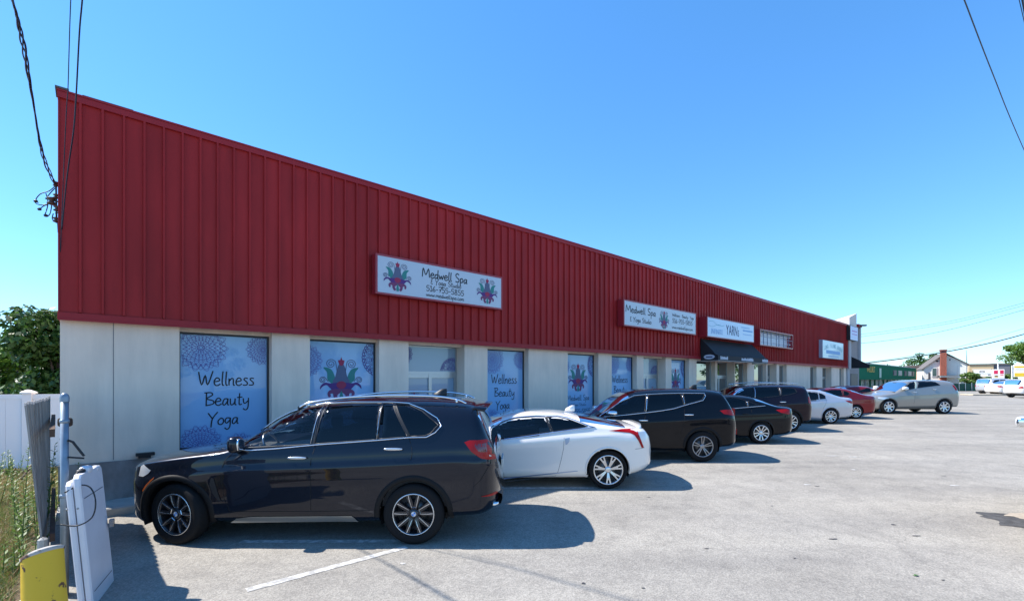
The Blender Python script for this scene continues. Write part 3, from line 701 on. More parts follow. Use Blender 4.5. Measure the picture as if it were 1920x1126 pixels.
def build_car(sp, label, cat, group='cars parked along the red building'):
    """sp carries the photo-measured outline; root stands below the rear axle"""
    B = Body(sp); Wd = sp['W']; Yn = sp['Y']; tr = sp['tr']; det = sp.get('det', .07)
    Xr = sp['X']
    root = empty('parked_car', (Xr, Yn+Wd, G(Yn+Wd)), sp.get('rz', 0), label, cat, group)
    root.rotation_euler = (R(.57), 0, sp.get('rz', 0)); scl = sp.get('scale', 1); root.scale = (scl, scl, scl)
    g0 = G(Yn)
    def U(p):
        """photo pixel -> (x,z) on the near side surface"""
        y = Wd*.97
        for _ in range(6):
            Y = Yn+(Wd-y)*scl
            x = ((p[0]-960)/F*Y-Xr)/scl; z = (CH+(HZ-p[1])/F*Y-G(Y))/scl; y = max(.2*Wd, B.side(x, z))
        return (x, z)
    UP = (lambda pts: [U(p) for p in pts]) if sp.get('px', True) else (lambda pts: pts)
    pm = sp['paint']
    wins = [UP(q) for q, _ in sp.get('wins', [])]
    cuts = [shrink(q, .025) for q in wins]
    # stations
    xs = set()
    x = B.x0
    while x < B.x1: xs.add(round(x, 4)); x += det
    for k in range(10):
        t = (k/10)**2
        xs.add(round(B.x0+.16*t, 4)); xs.add(round(B.x1-.16*t, 4))
    for p in sp['top']: xs.add(round(p[0], 4))
    for q in sp.get('ws', ()): xs.add(round(q, 4))
    xs = sorted(xs); x2 = [xs[0]]
    for v in xs[1:]:
        if v-x2[-1] > .006: x2.append(v)
    xs = x2
    n1 = int(.85/det*1.0)+4; n2 = int(1.15/det)+6
    secs = [B.sec(x, n1, n2) for x in xs]
    nn = len(secs[0]); V = []; F_ = []
    cz = [tr, tr]; arcs = [(-B.wb, sp.get('ar', tr+.055)), (0, sp.get('ar', tr+.055))]
    pts = []
    for i, x in enumerate(xs):
        row = []
        for j, (y, z) in enumerate(secs[i]):
            xx, zz, yy = x, z, y
            if 1 <= j <= n1+1:
                for (ax, ar) in arcs:
                    d = math.hypot(x-ax, z-tr)
                    if abs(d-ar) < det*.55 and d > 0:
                        xx = ax+(x-ax)*ar/d; zz = tr+(z-tr)*ar/d; yy = B.side(xx, zz)
            row.append((xx, yy, zz))
        pts.append(row)
    for sgn in (-1, 1):
        for row in pts:
            V += [(p[0], sgn*p[1], p[2]) for p in row]
    NN = len(xs)*nn
    # which faces are glass of windscreen / rear window
    ws = sp.get('ws'); bodyf = []; wsf = []; rwf = []; roofg = []
    jg = n1+1+int(n2*sp.get('jg', .42))
    for i in range(len(xs)-1):
        for j in range(nn-1):
            c4 = [pts[i][j], pts[i+1][j], pts[i+1][j+1], pts[i][j+1]]
            cx = sum(p[0] for p in c4)/4; cy = sum(p[1] for p in c4)/4; czz = sum(p[2] for p in c4)/4
            if j <= n1+1:
                if any(all(math.hypot(p[0]-ax, p[2]-tr) <= ar+.004 for p in c4) for ax, ar in arcs): continue
                if j == 0 and any(abs(cx-ax) < ar for ax, ar in arcs): continue
            if n1-2 <= j and cy > .45*Wd and any(inpoly(cx, czz, q) for q in cuts): continue
            tgt = bodyf
            if ws and j >= jg:
                if ws[0] < cx < ws[1]: tgt = wsf
                elif ws[2] < cx < ws[3]: tgt = rwf
                elif len(ws) > 4 and ws[4] < cx < ws[5]: tgt = roofg
            for s_, off in ((0, 0), (1, NN)):
                a = off+i*nn+j; q = (a, a+nn, a+nn+1, a+1)
                tgt.append(q if s_ else q[::-1])
    def sub(faces, name, m, parent):
        if not faces: return None
        b = MB(); idx = {}
        for f in faces:
            ff = []
            for k in f:
                # weld the centre line
                if k not in idx: idx[k] = len(b.v); b.v.append(V[k])
                ff.append(idx[k])
            b.f.append(tuple(ff))
        o = b.build(name, m, parent, True)
        import bmesh
        bm = bmesh.new(); bm.from_mesh(o.data); bmesh.ops.remove_doubles(bm, verts=bm.verts, dist=.0008)
        bmesh.ops.recalc_face_normals(bm, faces=bm.faces) if name == 'bodywork' else None
        bm.to_mesh(o.data); bm.free()
        o.data.polygons.foreach_set('use_smooth', [True]*len(o.data.polygons)); return o
    body = sub(bodyf, 'bodywork', pm, root)
    sub(wsf, 'windscreen', M_GLM if sp.get('dws') else M_GLF, root); sub(rwf, 'rear_window', M_GLD, root); sub(roofg, 'roof_glass', M_GLD, root)
    # overlays
    def surf(x, z, off, sgn): return (x, sgn*(B.side(x, z)+off), z)
    def patch(poly, name, m, off=.004, parent=root, sides=(-1, 1), step=.05, rows=4, thick=0):
        xsn = sorted(set([round(p[0], 4) for p in poly])); lo, hi = xsn[0], xsn[-1]
        x = lo
        while x < hi: xsn.append(x); x += step
        xsn = sorted(set(xsn)); x3 = [xsn[0]]
        for v in xsn[1:]:
            if v-x3[-1] > .004: x3.append(v)
        cols = []
        for x in x3:
            x_ = min(max(x, lo+1e-4), hi-1e-4); zsn = []
            for i in range(len(poly)):
                (xa, za), (xb, zb) = poly[i], poly[(i+1) % len(poly)]
                if (xa <= x_ < xb) or (xb <= x_ < xa): zsn.append(za+(zb-za)*(x_-xa)/(xb-xa))
            if len(zsn) < 2: continue
            cols.append((x, min(zsn), max(zsn)))
        out = []
        for sg in sides:
            b = MB(); k = rows+1
            for (x, z0, z1) in cols: b.v += [surf(x, z0+(z1-z0)*r/rows, off, sg) for r in range(k)]
            for i in range(len(cols)-1):
                for r in range(rows):
                    a = i*k+r; q = (a, a+k, a+k+1, a+1); b.f.append(q if sg < 0 else q[::-1])
            out.append(b.build(name, m, parent, True))
        return out
    def trim(pl, name, m, r=.008, off=.005, closed=False, parent=root, sides=(-1, 1)):
        dense = []
        q = pl+[pl[0]] if closed else pl
        for a, c in zip(q[:-1], q[1:]):
            n = max(1, int(math.hypot(c[0]-a[0], c[1]-a[1])/.06))
            dense += [(a[0]+(c[0]-a[0])*k/n, a[1]+(c[1]-a[1])*k/n) for k in range(n)]
        dense.append(q[-1])
        for sg in sides:
            b = MB(); b.tube([surf(x, z, off, sg) for x, z in dense], r, 6); b.build(name, m, parent, True)
    for (q, gk), poly in zip(sp.get('wins', []), wins):
        patch(poly, 'side_window', {'f': M_GLF, 'd': M_GLD, 'm': M_GLM}[gk], .003)
        trim(poly, 'window_seal', M_BLACK, .008, .001, True)
    for q in sp.get('pillars', []): patch(UP(q), 'pillar_cover', M_BLACK, .005)
    for (q, m, r) in sp.get('trims', []): trim(UP(q), 'window_trim', m, r, .006)
    for (q, m, nm) in sp.get('patches', []): patch(UP(q), nm, m, .007, rows=3, step=.03)
    for (q, m, nm) in sp.get('rawp', []): patch(q, nm, m, .007, rows=4, step=.02)
    for q in sp.get('seams', []): trim(UP(q), 'door_gap', sp.get('seamm', M_SEAM), .0042, -.001)
    for (c, ln, m) in sp.get('handles', []):
        (x, z) = U(c) if sp.get('px', True) else c
        for sg in (-1, 1):
            b = MB(); y = B.side(x, z); b.ell((x, sg*(y+.028), z), ln/2, .012, .017, 2.6)
            b.tube([(x-ln*.4, sg*y, z), (x-ln*.4, sg*(y+.026), z)], .012); b.tube([(x+ln*.4, sg*y, z), (x+ln*.4, sg*(y+.026), z)], .012)
            b.build('door_handle', m, root, True)
    # wheel arches
    for (ax, ar) in arcs:
        wdt = sp.get('lip', .05); am = sp.get('archm', pm)
        for sg in (-1, 1):
            a0 = -math.asin(min(.99, (tr-B.bot(ax-ar*.9))/ar)) if tr > B.bot(ax-ar) else 0
            zl = max(B.bot(ax+ar), B.bot(ax-ar)); aa = -math.asin(min(.95, max(0, (tr-zl)/ar)))
            rs = []
            for k in range(33):
                a = aa+(math.pi-2*aa)*k/32; ca, sa_ = math.cos(a), math.sin(a)
                row = []
                for rad, off in ((ar-.012, -.09), (ar-.012, .004), (ar-.004, .012), (ar+wdt*.6, .011), (ar+wdt, .001), (ar+wdt+.006, -.01)):
                    x = ax+rad*ca; z = tr+rad*sa_; x = min(max(x, B.x0+.02), B.x1-.02)
                    y0 = B.side(ax+(ar+.03)*ca, max(tr+(ar+.03)*sa_, B.bot(x)+.02)) if rad < ar+.02 else B.side(x, max(z, B.bot(x)+.005))
                    row.append((x, sg*(y0+off), z))
                rs.append(row)
            b = MB(); b.rings(rs, False, closed=False); b.build('wheel_arch', am, root, True)
            # liner
            b = MB(); rs = []
            for k in range(25):
                a = -.35+(math.pi+.7)*k/24
                rs.append([(ax+(ar-.008)*math.cos(a), sg*(Wd*.93), tr+(ar-.008)*math.sin(a)), (ax+(ar-.008)*math.cos(a), sg*Wd*.5, tr+(ar-.008)*math.sin(a))])
            b.rings(rs, False, closed=False); b.poly([(p[1][0], sg*Wd*.5, p[1][2]) for p in rs]); b.build('arch_liner', M_BLACK, root)
    # wheels
    for ax in (-B.wb, 0):
        for sg in (-1, 1):
            wheel(root, ax, sg, Wd-.015, tr, sp.get('rim', .25), sp.get('wstyle', 'ten'), steer=sp.get('steer', 0) if ax < -.1 else 0, wm=sp.get('wm', M_SILV))
    # underbody
    b = MB(); b.box(-B.wb-.35, .45, -Wd*.6, Wd*.6, .22, .30); b.box(-B.wb+.45, -.45, -Wd*.80, Wd*.80, B.bot(-1.4)+.01, B.bot(-1.4)+.06)
    b.build('underbody', M_BLACK, root)
    # cabin
    if sp.get('cabin', True):
        ca, cb, zbelt, zr = sp['cabinx']; it = empty('cabin', (0, 0, 0)); it.parent = root
        bpy.data.objects.remove(it)
        b = MB(); b.box(ca, cb, -Wd*.86, Wd*.86, .45, .5); b.box(ca, cb, -Wd*.88, -Wd*.84, .5, zbelt-.03); b.box(ca, cb, Wd*.84, Wd*.88, .5, zbelt-.03)
        b.box(ca-.15, ca+.35, -Wd*.82, Wd*.82, zbelt-.35, zbelt+.0); b.box(cb-.05, cb, -Wd*.8, Wd*.8, .5, zbelt-.03)
        io = b.build('cabin_trim', M_INT, root)
        def seat(x, y, nm='seat', w_=.24):
            s_ = MB(); s_.cbox(x-.25, x+.22, y-w_, y+w_, .62, .82, .03)
            rs = []
            for (dx, z) in ((.12, .78), (.2, 1.0), (.27, 1.22), (.30, 1.34)):
                z = .78+(z-.78)*(zbelt/1.15); k = w_*(1 if z < 1.2 else .8)
                rs.append([(x+dx-.06, y-k, z), (x+dx+.06, y-k, z), (x+dx+.06, y+k, z), (x+dx-.06, y+k, z)])
            s_.rings([[(p[0], p[1], min(p[2], zr-.30)) for p in q_] for q_ in rs], True); zz = min(rs[-1][0][2], zr-.29)
            s_.ell((x+.32, y, zz+.13), .055, .13, .09, 3); s_.build(nm, M_INT, io, False)
        xs_ = sp.get('seatx', -1.55)
        seat(xs_, -Wd*.42); seat(xs_, Wd*.42)
        s_ = MB(); s_.cbox(xs_+.95, xs_+1.1, -Wd*.7, Wd*.7, .7, zbelt+.12, .04)
        for y in (-.4, 0, .4): s_.ell((xs_+1.05, y, min(zbelt+.2, zr-.3)), .05, .11, .08, 3)
        s_.build('rear_bench', M_INT, io)
        s_ = MB(); c0 = Vector((xs_-.55, -Wd*.42, zbelt-.02)); pts_ = []
        for k in range(21):
            a = 2*math.pi*k/20; pts_.append(c0+Vector((-.08*math.sin(a)*1.0, .18*math.cos(a), .165*math.sin(a))))
        s_.tube(pts_, .016, 6, False); s_.tube([c0, c0+Vector((-.2, 0, -.1))], .03); s_.tube([c0-Vector((0, .17, 0)), c0+Vector((0, .17, 0))], .014)
        s_.build('steering_wheel', M_GREYA if sp.get('lightwheel') else M_INT, io, True)
        s_ = MB(); s_.cbox(ca+.50, ca+.53, -.11, .11, zr-.17, zr-.11, .01); s_.build('inner_mirror', M_BLACK, io)
    for (c, lx, lz, m) in sp.get('mirrors', []):
        (x, z) = U(c) if sp.get('px', True) else c
        for sg in (-1, 1):
            y = B.side(x+.05, z); b = MB(); b.ell((x, sg*(y+.13), z), lx/2, .095, lz/2, 2.9)
            b.tube([(x+.03, sg*(y-.06), z-.05), (x, sg*(y+.08), z-.03)], .025); b.build('door_mirror', m, root, True)
            b = MB(); b.ell((x+lx*.42, sg*(y+.13), z), lx*.10, .08, lz*.4, 3); b.build('mirror_glass', M_CHROME, root, True)
    if sp.get('rails'):
        pts_, ky, m = sp['rails']
        for sg in (-1, 1):
            b = MB(); b.tube([(x, sg*ky, z) for x, z in smooth(pts_, 5)], .015, 8); 
            for q in (pts_[1], pts_[-2]): b.tube([(q[0], sg*ky, q[1]-.05), (q[0], sg*ky, q[1])], .018)
            b.build('roof_rail', m, root, True)
    if sp.get('fin'):
        x, z, m = sp['fin']; b = MB()
        b.rings([[(x-.10+dx, -.022*k, z+h_) , (x+.10, -.022*k, z+h_), (x+.10, .022*k, z+h_), (x-.10+dx, .022*k, z+h_)] for dx, k, h_ in ((0, 1, -.03), (.02, 1, .02), (.10, .6, .07), (.14, .3, .09))], True)
        b.build('roof_antenna', m, root, True)
    if sp.get('spoiler'):
        xa, xb, z0, z1, ky, m = sp['spoiler']; b = MB()
        rs = []
        for t in np.linspace(-1, 1, 17):
            yy = ky*t; dz = -.05*abs(t)**3; sh_ = .06*abs(t)**3
            rs.append([(xa-sh_, yy, z0+dz), (xb-sh_-.02, yy, z1+dz+.01), (xb-sh_, yy, z1+dz), (xb-sh_-.02, yy, z1+dz-.025), (xa-sh_, yy, z0+dz-.04)])
        b.rings(rs, True); b.build('spoiler', m, root, True)
    if sp.get('extra'): sp['extra'](root, B, surf, patch, trim)
    return root

def wheel(root, ax, sg, yo, tr, rim, style, steer=0, wm=None):
    o = bpy.data.objects.new('wheel_mount', None)
    bpy.data.objects.remove(o)
    n = 40; wd = .225
    prof = [(rim-.005, .012), (rim+.012, .004), (rim+.035, -.002), (tr-.05, -.006), (tr-.018, .004), (tr-.003, .03), (tr, .06), (tr, wd-.06), (tr-.02, wd-.01), (rim, wd)]
    def lathe(pf, nm, m, parent, n=n):
        b = MB(); b.rings([[(r*math.cos(t), sg*(-y), r*math.sin(t)) for t in [2*math.pi*k/n for k in range(n)]] for r, y in pf]); return b.build(nm, m, parent, True)
    ty = lathe(prof, 'wheel', M_RUB, root); ty.location = (ax, sg*yo, tr); ty.rotation_euler = (0, 0, steer)
    rb = MB()
    pf = [(rim+.004, .006), (rim-.004, .000), (rim-.016, .006), (rim-.024, .03), (rim-.03, wd-.03)]
    lipm = M_DALLOY if style == 'vee' else wm
    if style == 'vee': lathe([(rim+.002, .003), (rim-.004, -.003), (rim-.009, .002)], 'rim_edge', M_SILV, ty)
    lathe(pf, 'rim', lipm, ty)
    dk = MB(); dk.poly([((rim-.03)*math.cos(t), sg*-(.13), (rim-.03)*math.sin(t)) for t in [2*math.pi*k/24 for k in range(24)]]); dk.build('wheel_back', M_BLACK, ty)
    lathe([(.06, .085), (rim*.66, .085), (rim*.66, .10)], 'brake_disc', M_DISC, ty, 24)
    def spoke(b, a, r0, r1, w0, w1, y0, y1, th=.022, tw=0):
        ca, sa_ = math.cos(a), math.sin(a); c2, s2 = math.cos(a+tw), math.sin(a+tw)
        q = []
        for (r, w_, y, cc, ss) in ((r0, w0, y0, ca, sa_), ((r0+r1)/2, (w0+w1)/2, (y0+y1)/2-.006, (ca+c2)/2, (sa_+s2)/2), (r1, w1, y1, c2, s2)):
            q.append([(r*cc-w_*ss, -sg*y, r*ss+w_*cc), (r*cc+w_*ss, -sg*y, r*ss-w_*cc), (r*cc+w_*1.3*ss, -sg*(y+th), r*ss-w_*1.3*cc), (r*cc-w_*1.3*ss, -sg*(y+th), r*ss+w_*1.3*cc)])
        b.rings(q, True)
    b = MB(); R1 = rim-.010; y0, y1 = .035, .010
    if style == 'vee':
        dkb = MB()
        for k in range(5):
            a = 2*math.pi*k/5+math.pi/2
            for e in (-1, 1): spoke(dkb, a+e*.20, .05, R1, .020, .026, y0+.004, y1+.004, tw=e*.10)
        dkb.build('spokes', M_DALLOY, ty)
        for k in range(5):
            a = 2*math.pi*k/5+math.pi/2
            for e in (-1, 1):
                spoke(b, a+e*.33, .080, R1, .0022, .0042, y0-.004, y1-.002, .006, tw=-e*.06)
            spoke(b, a, .075, .083, .024, .024, y0-.003, y0-.003, .006)
        b.build('spoke_faces', M_SILV, ty)
    elif style == 'seven':
        for k in range(7):
            a = 2*math.pi*k/7+.25
            for e in (-1, 1): spoke(b, a+e*.07, .04, R1, .012, .013, y0, y1, tw=e*.07)
            spoke(b, a, .04, R1*.72, .022, .010, y0+.006, y1+.01)
        b.build('spokes', wm, ty)
    elif style == 'fivetwin':
        for k in range(5):
            a = 2*math.pi*k/5+.3
            for e in (-1, 1): spoke(b, a+e*.13*1.5, .05, R1, .010, .010, y0, y1, tw=-e*.05)
        b.build('spokes', wm, ty)
    elif style == 'six':
        for k in range(7):
            spoke(b, 2*math.pi*k/7, .04, R1, .035, .030, y0, y1)
        b.build('spokes', wm, ty)
    else:
        for k in range(10):
            spoke(b, 2*math.pi*k/10, .045, R1, .015, .017, y0, y1, tw=.08 if k % 2 else -.08)
        b.build('spokes', wm, ty)
    hb = MB(); hb.rings([[(r*math.cos(t), -sg*y, r*math.sin(t)) for t in [2*math.pi*k/16 for k in range(16)]] for r, y in ((.062, .055), (.058, .03), (.034, .026), (.001, .024))]); hb.build('hub', M_DALLOY if style == 'vee' else wm, ty, True)
    if style == 'vee':
        for nm, m, q in (('hub_badge', mat('badge_silver', (.7, .7, .72), .3), (.030, .0225, 0, 4)), ('hub_badge_print', mat('badge_blue', (.05, .22, .60), .3), (.026, .0212, 0, 2))):
            hb = MB()
            for s0_ in range(0, 4, 1 if q[3] == 4 else 2):
                aa = [s0_*math.pi/2+j*math.pi/12 for j in range(7)]
                hb.poly([(0, -sg*q[1], 0)]+[(q[0]*math.cos(t), -sg*q[1], q[0]*math.sin(t)) for t in aa])
            hb.build(nm, m, ty)

GRP = 'cars parked along the red building'
# --- 1: dark SUV nearest the camera
PB = paint('dark_navy_paint', (.006, .0085, .017), .35, .26)
def ex_suv(root, B, surf, patch, trim):
    # sill strip, badge lettering, mid line and tail details
    b = MB()
    b.rings([[(1.04, y, .42), (1.07, y, .44), (1.088, y, .50), (1.08, y, .56), (1.03, y, .58)] for y in np.linspace(-.66, .66, 13)], False, closed=False); b.build('bumper_insert', M_BLACK, root, True)
    for sg in (-1, 1):
        b = MB(); b.ell((.945, sg*.66, .45), .10, .11, .032, 4); b.build('exhaust_tip', M_CHROME, root, True)
        b = MB(); b.rings([[(x, sg*(B.side(x, 1.55)+.0-.03), z) for x, z in ((.70, 1.66), (.86, 1.34), (.95, 1.16))], [(x+.03, sg*(B.side(x, 1.5)*.80), z) for x, z in ((.72, 1.66), (.88, 1.34), (.97, 1.16))]], False, closed=False)
        b.build('rear_pillar_blade', M_BLACK, root)
    b = MB(); b.box(1.062, 1.084, -.26, .26, .80, .93); b.build('number_plate', mat('plate_white', (.6, .6, .55), .5), root)
c2 = lambda *q: list(q)
def C(sc_, x0, y0):
    return lambda *pts: [(x0+x/sc_, y0+y/sc_) for x, y in pts]
suv = dict(X=-1.21, Y=5.74, W=.969, wb=2.935, tr=.376, rim=.255, wstyle='vee', steer=R(-14), det=.04, paint=PB, ar=.432, archm=M_CLAD, lip=.055,
  top=[(-3.80,.60),(-3.78,.76),(-3.72,.90),(-3.60,.985),(-3.3,1.065),(-2.9,1.13),(-2.5,1.185),(-2.36,1.215),(-2.2,1.29),(-1.9,1.465),(-1.62,1.62),(-1.38,1.715),(-1.0,1.765),(-.5,1.79),(0,1.785),(.4,1.765),(.72,1.715),(.80,1.62),(.88,1.45),(.97,1.24),(1.0,1.10),(1.03,.97),(1.07,.80),(1.09,.62)],
  sh=[(-3.8,.58),(-3.72,.82),(-3.5,.92),(-3,1.02),(-2.3,1.09),(-1,1.14),(0,1.19),(.8,1.22),(1.0,1.08),(1.09,.57)],
  bot=[(-3.8,.42),(-3.65,.27),(-3.3,.24),(-2.4,.275),(-.5,.275),(.44,.34),(.8,.36),(1.02,.43),(1.09,.52)],
  side=[(0,.90),(.08,.955),(.22,.972),(.42,.985),(.66,1.0),(.76,.998),(.85,.975),(.94,.968),(1,.955)],
  crease=[(-2.6,.90,.75,1.06,.014,.10)], ws=(-2.34,-1.52,.76,1.0), jg=.42, cabinx=(-2.3,.7,1.16,1.76), seatx=-1.45, lightwheel=True, fr=.85, rr=.42, re=2.8,
  wins=[(c2((462,838.5),(476.7,812),(492,799),(509.7,788),(537,774.5),(570,763.5),(609,758.5),(583,832.5)),'f'),
        (c2((591,831.5),(617.5,757),(660,755.5),(716.5,756),(705.5,823.3)),'d'),(c2((709.8,822.5),(719.6,756),(737.5,755.3),(765,818)),'d'),
        (c2((770,817.5),(743,756),(767,758),(792,770),(822,795.5),(808,811.5),(797,816.2)),'d')],
  pillars=[c2((583,832.5),(609,758.3),(617.5,757),(591,831.7)),c2((765,818),(737.5,755.3),(743,756),(770,817.5))],
  trims=[(c2((445,842),(471,843.3),(520,840),(592,833),(707,824.5),(767,819.3),(800,818.6),(816.8,809.8),(828,797),(820,782.8),(794.8,766.3),(767.2,755.2),(737,752.8),(660,752.6),(610,755.3),(570,761.7),(537,772.3),(509.7,785.8),(476.7,808.5),(455,829),(443,840)),M_CHROME,.0075),
         (c2((583.6,830.5),(610,758)),M_SILV,.004),(c2((707.3,822.5),(718.3,756)),M_SILV,.004)],
  patches=[(c2((432.7,979),(443.7,971),(470,967.5),(659.9,966),(665,970),(672,976.8),(640,976.4)),mat('satin_strip',(.34,.34,.32),.38,metal=.7),'sill_strip'),
           (c2((871,828),(880,824.5),(913,822),(931,823.5),(931,858),(917,860),(902,858.5),(884,846)),M_TAIL,'tail_light'),
           (c2((888,832),(912,829),(914,846),(898,847)),M_TAILD,'tail_lens'),
           (c2((899,853),(905,851),(918,851),(922,853),(918,857),(903,857)),M_LENSW,'reversing_lamp'),
           (c2((901,929.6),(931,919),(934,921.5),(925,927.5)),M_TAIL,'reflector'),
           (c2((262,891),(266,873),(272,869),(284.5,880.5),(279,887),(270,892.5)),M_LENSW,'headlight'),
           (c2((268,919),(274,909),(283,899),(291.5,893),(288,898),(278,908),(270,920)),M_AMBER,'side_marker'),
           (c2((394,908),(397,894),(402,896),(410,925),(416,939),(410,937),(400,925)),M_BLACK,'fender_vent'),
           ],
  seams=[c2((592.4,834.6),(583.5,862),(583,900),(583,956)),c2((443,843),(424,860),(417,876),(416,900),(421,935),(431,957)),c2((431,958),(583,957.5),(694,956)),c2((767,819.5),(772.5,838),(773,850),(768,872)),
         c2((921,865),(900,900),(888,911)),c2((829,762),(836,757))],
  handles=[((559,857),.24,M_SILV),((738.5,840.5),.24,M_SILV)], mirrors=[((457,829),.15,.20,PB)],  # silver colour on the handles stands in for highlights on body-coloured ones
  rails=([(-1.52,1.67),(-1.4,1.725),(-1.0,1.79),(-.4,1.822),(.2,1.812),(.5,1.77),(.62,1.72)],.66,M_CHROME), fin=(.18,1.80,M_BLACK),
  spoiler=(.62,.93,1.735,1.69,.66,PB), extra=ex_suv)
build_car(suv, 'very dark navy SUV with black ten-spoke wheels and silver sill strip, nearest car', 'car', GRP)

# --- 2: white coupe
PW = mat('pearl_white_paint', (.80, .77, .72), .22, coat=1, noise=0)
def ex_coupe(root, B, surf, patch, trim):
    b = MB(); rs = []
    for t in np.linspace(-1, 1, 15):
        y = .70*t; k = abs(t)**3
        rs.append([(.50-.1*k, y, 1.135-.05*k), (.66-.1*k, y, 1.145-.05*k), (.745-.12*k, y, 1.155-.05*k), (.76-.12*k, y, 1.12-.05*k), (.72-.1*k, y, 1.06-.05*k)])
    b.rings(rs, True); b.build('boot_lip', PW, root, True)
coupe = dict(X=1.759, Y=8.55, W=.923, wb=2.695, tr=.352, rim=.268, wstyle='seven', det=.05, paint=PW, ar=.405, lip=.02, nmax=5.4, tum=.36, seamm=M_SEAMG,
  top=[(-3.66,.55),(-3.62,.70),(-3.5,.80),(-3.2,.88),(-2.9,.94),(-2.72,.99),(-2.4,1.13),(-2.0,1.295),(-1.7,1.365),(-1.4,1.39),(-1.0,1.38),(-.56,1.325),(-.1,1.245),(.3,1.165),(.62,1.125),(.72,1.10),(.80,1.0),(.88,.8),(.95,.56)],
  sh=[(-3.66,.5),(-3.5,.72),(-3,.82),(-2.5,.86),(-1.5,.95),(-.6,1.03),(.1,1.05),(.6,1.02),(.8,.93),(.95,.5)],
  bot=[(-3.66,.35),(-3.5,.22),(-3,.2),(-.5,.21),(.38,.27),(.6,.32),(.95,.44)],
  side=[(0,.90),(.12,.955),(.3,.97),(.55,.985),(.78,1.0),(.90,.985),(1,.95)], crease=[(-2.9,.76,.3,1.01,.012,.08)],
  ws=(-2.70,-1.95,-.50,.34), jg=.30, cabinx=(-2.5,.0,.93,1.35), seatx=-1.35, fr=.8, rr=.55, re=2.4,
  wins=[(c2((925,801.5),(931,797),(941.7,790.5),(955,785.5),(972.9,782.3),(1004,780.3),(1021,780.6),(1033.5,808.5),(985,815.5),(942,820.5),(934,818)),'m'),
        (c2((1025,780.8),(1045.8,780.6),(1064.6,784.8),(1080,790.5),(1101.5,799),(1075,803),(1045.8,806.8),(1037.5,808)),'d')],
  pillars=[c2((1021,780.6),(1025,780.8),(1037.5,808),(1033.5,808.5))],
  trims=[(c2((926,800),(941.7,788.6),(955,784),(972.9,780.6),(1004,778.4),(1045.8,778.6),(1066,782.6),(1085,789.5),(1106,798),(1115,800.2),(1075,804.5),(1045.8,808.6),(985,817.5),(942,823)),mat('blued_chrome',(.45,.55,.75),.2,metal=.9),.010)],
  patches=[(c2((1140.6,806.6),(1165,803),(1190.6,801.2),(1197,813),(1203,828),(1207,838),(1203,839),(1197,826),(1189,814.5),(1181,810.6),(1162,808.8)),M_TAIL,'tail_light'),
           (c2((938,896),(960,893.5),(1083,881.6),(1083,882.6),(960,895.5),(938,898.5)),mat('blue_grey_strip',(.25,.33,.55),.3,metal=.6),'side_strip'),
           (c2((1059,821.5),(1068,819.6),(1067.5,827),(1063.5,832),(1060.3,833)),mat('handle_recess',(.35,.42,.55),.3,metal=.4),'handle_recess'),
           (c2((840,1),(841,1),(841,2)),PW,'x')][:3],
  seams=[c2((1057.5,820),(1056.5,840),(1052,862),(1046,884),(1041,891.5)),c2((1041,891.5),(1000,896),(941,903)),c2((1191,841),(1208,838.5))],
  mirrors=[((932,818),.15,.14,PW)], fin=(-.60,1.385,PW), extra=ex_coupe)
build_car(coupe, 'pearl white two-door coupe with red boomerang tail lights and silver wheels', 'car', GRP)

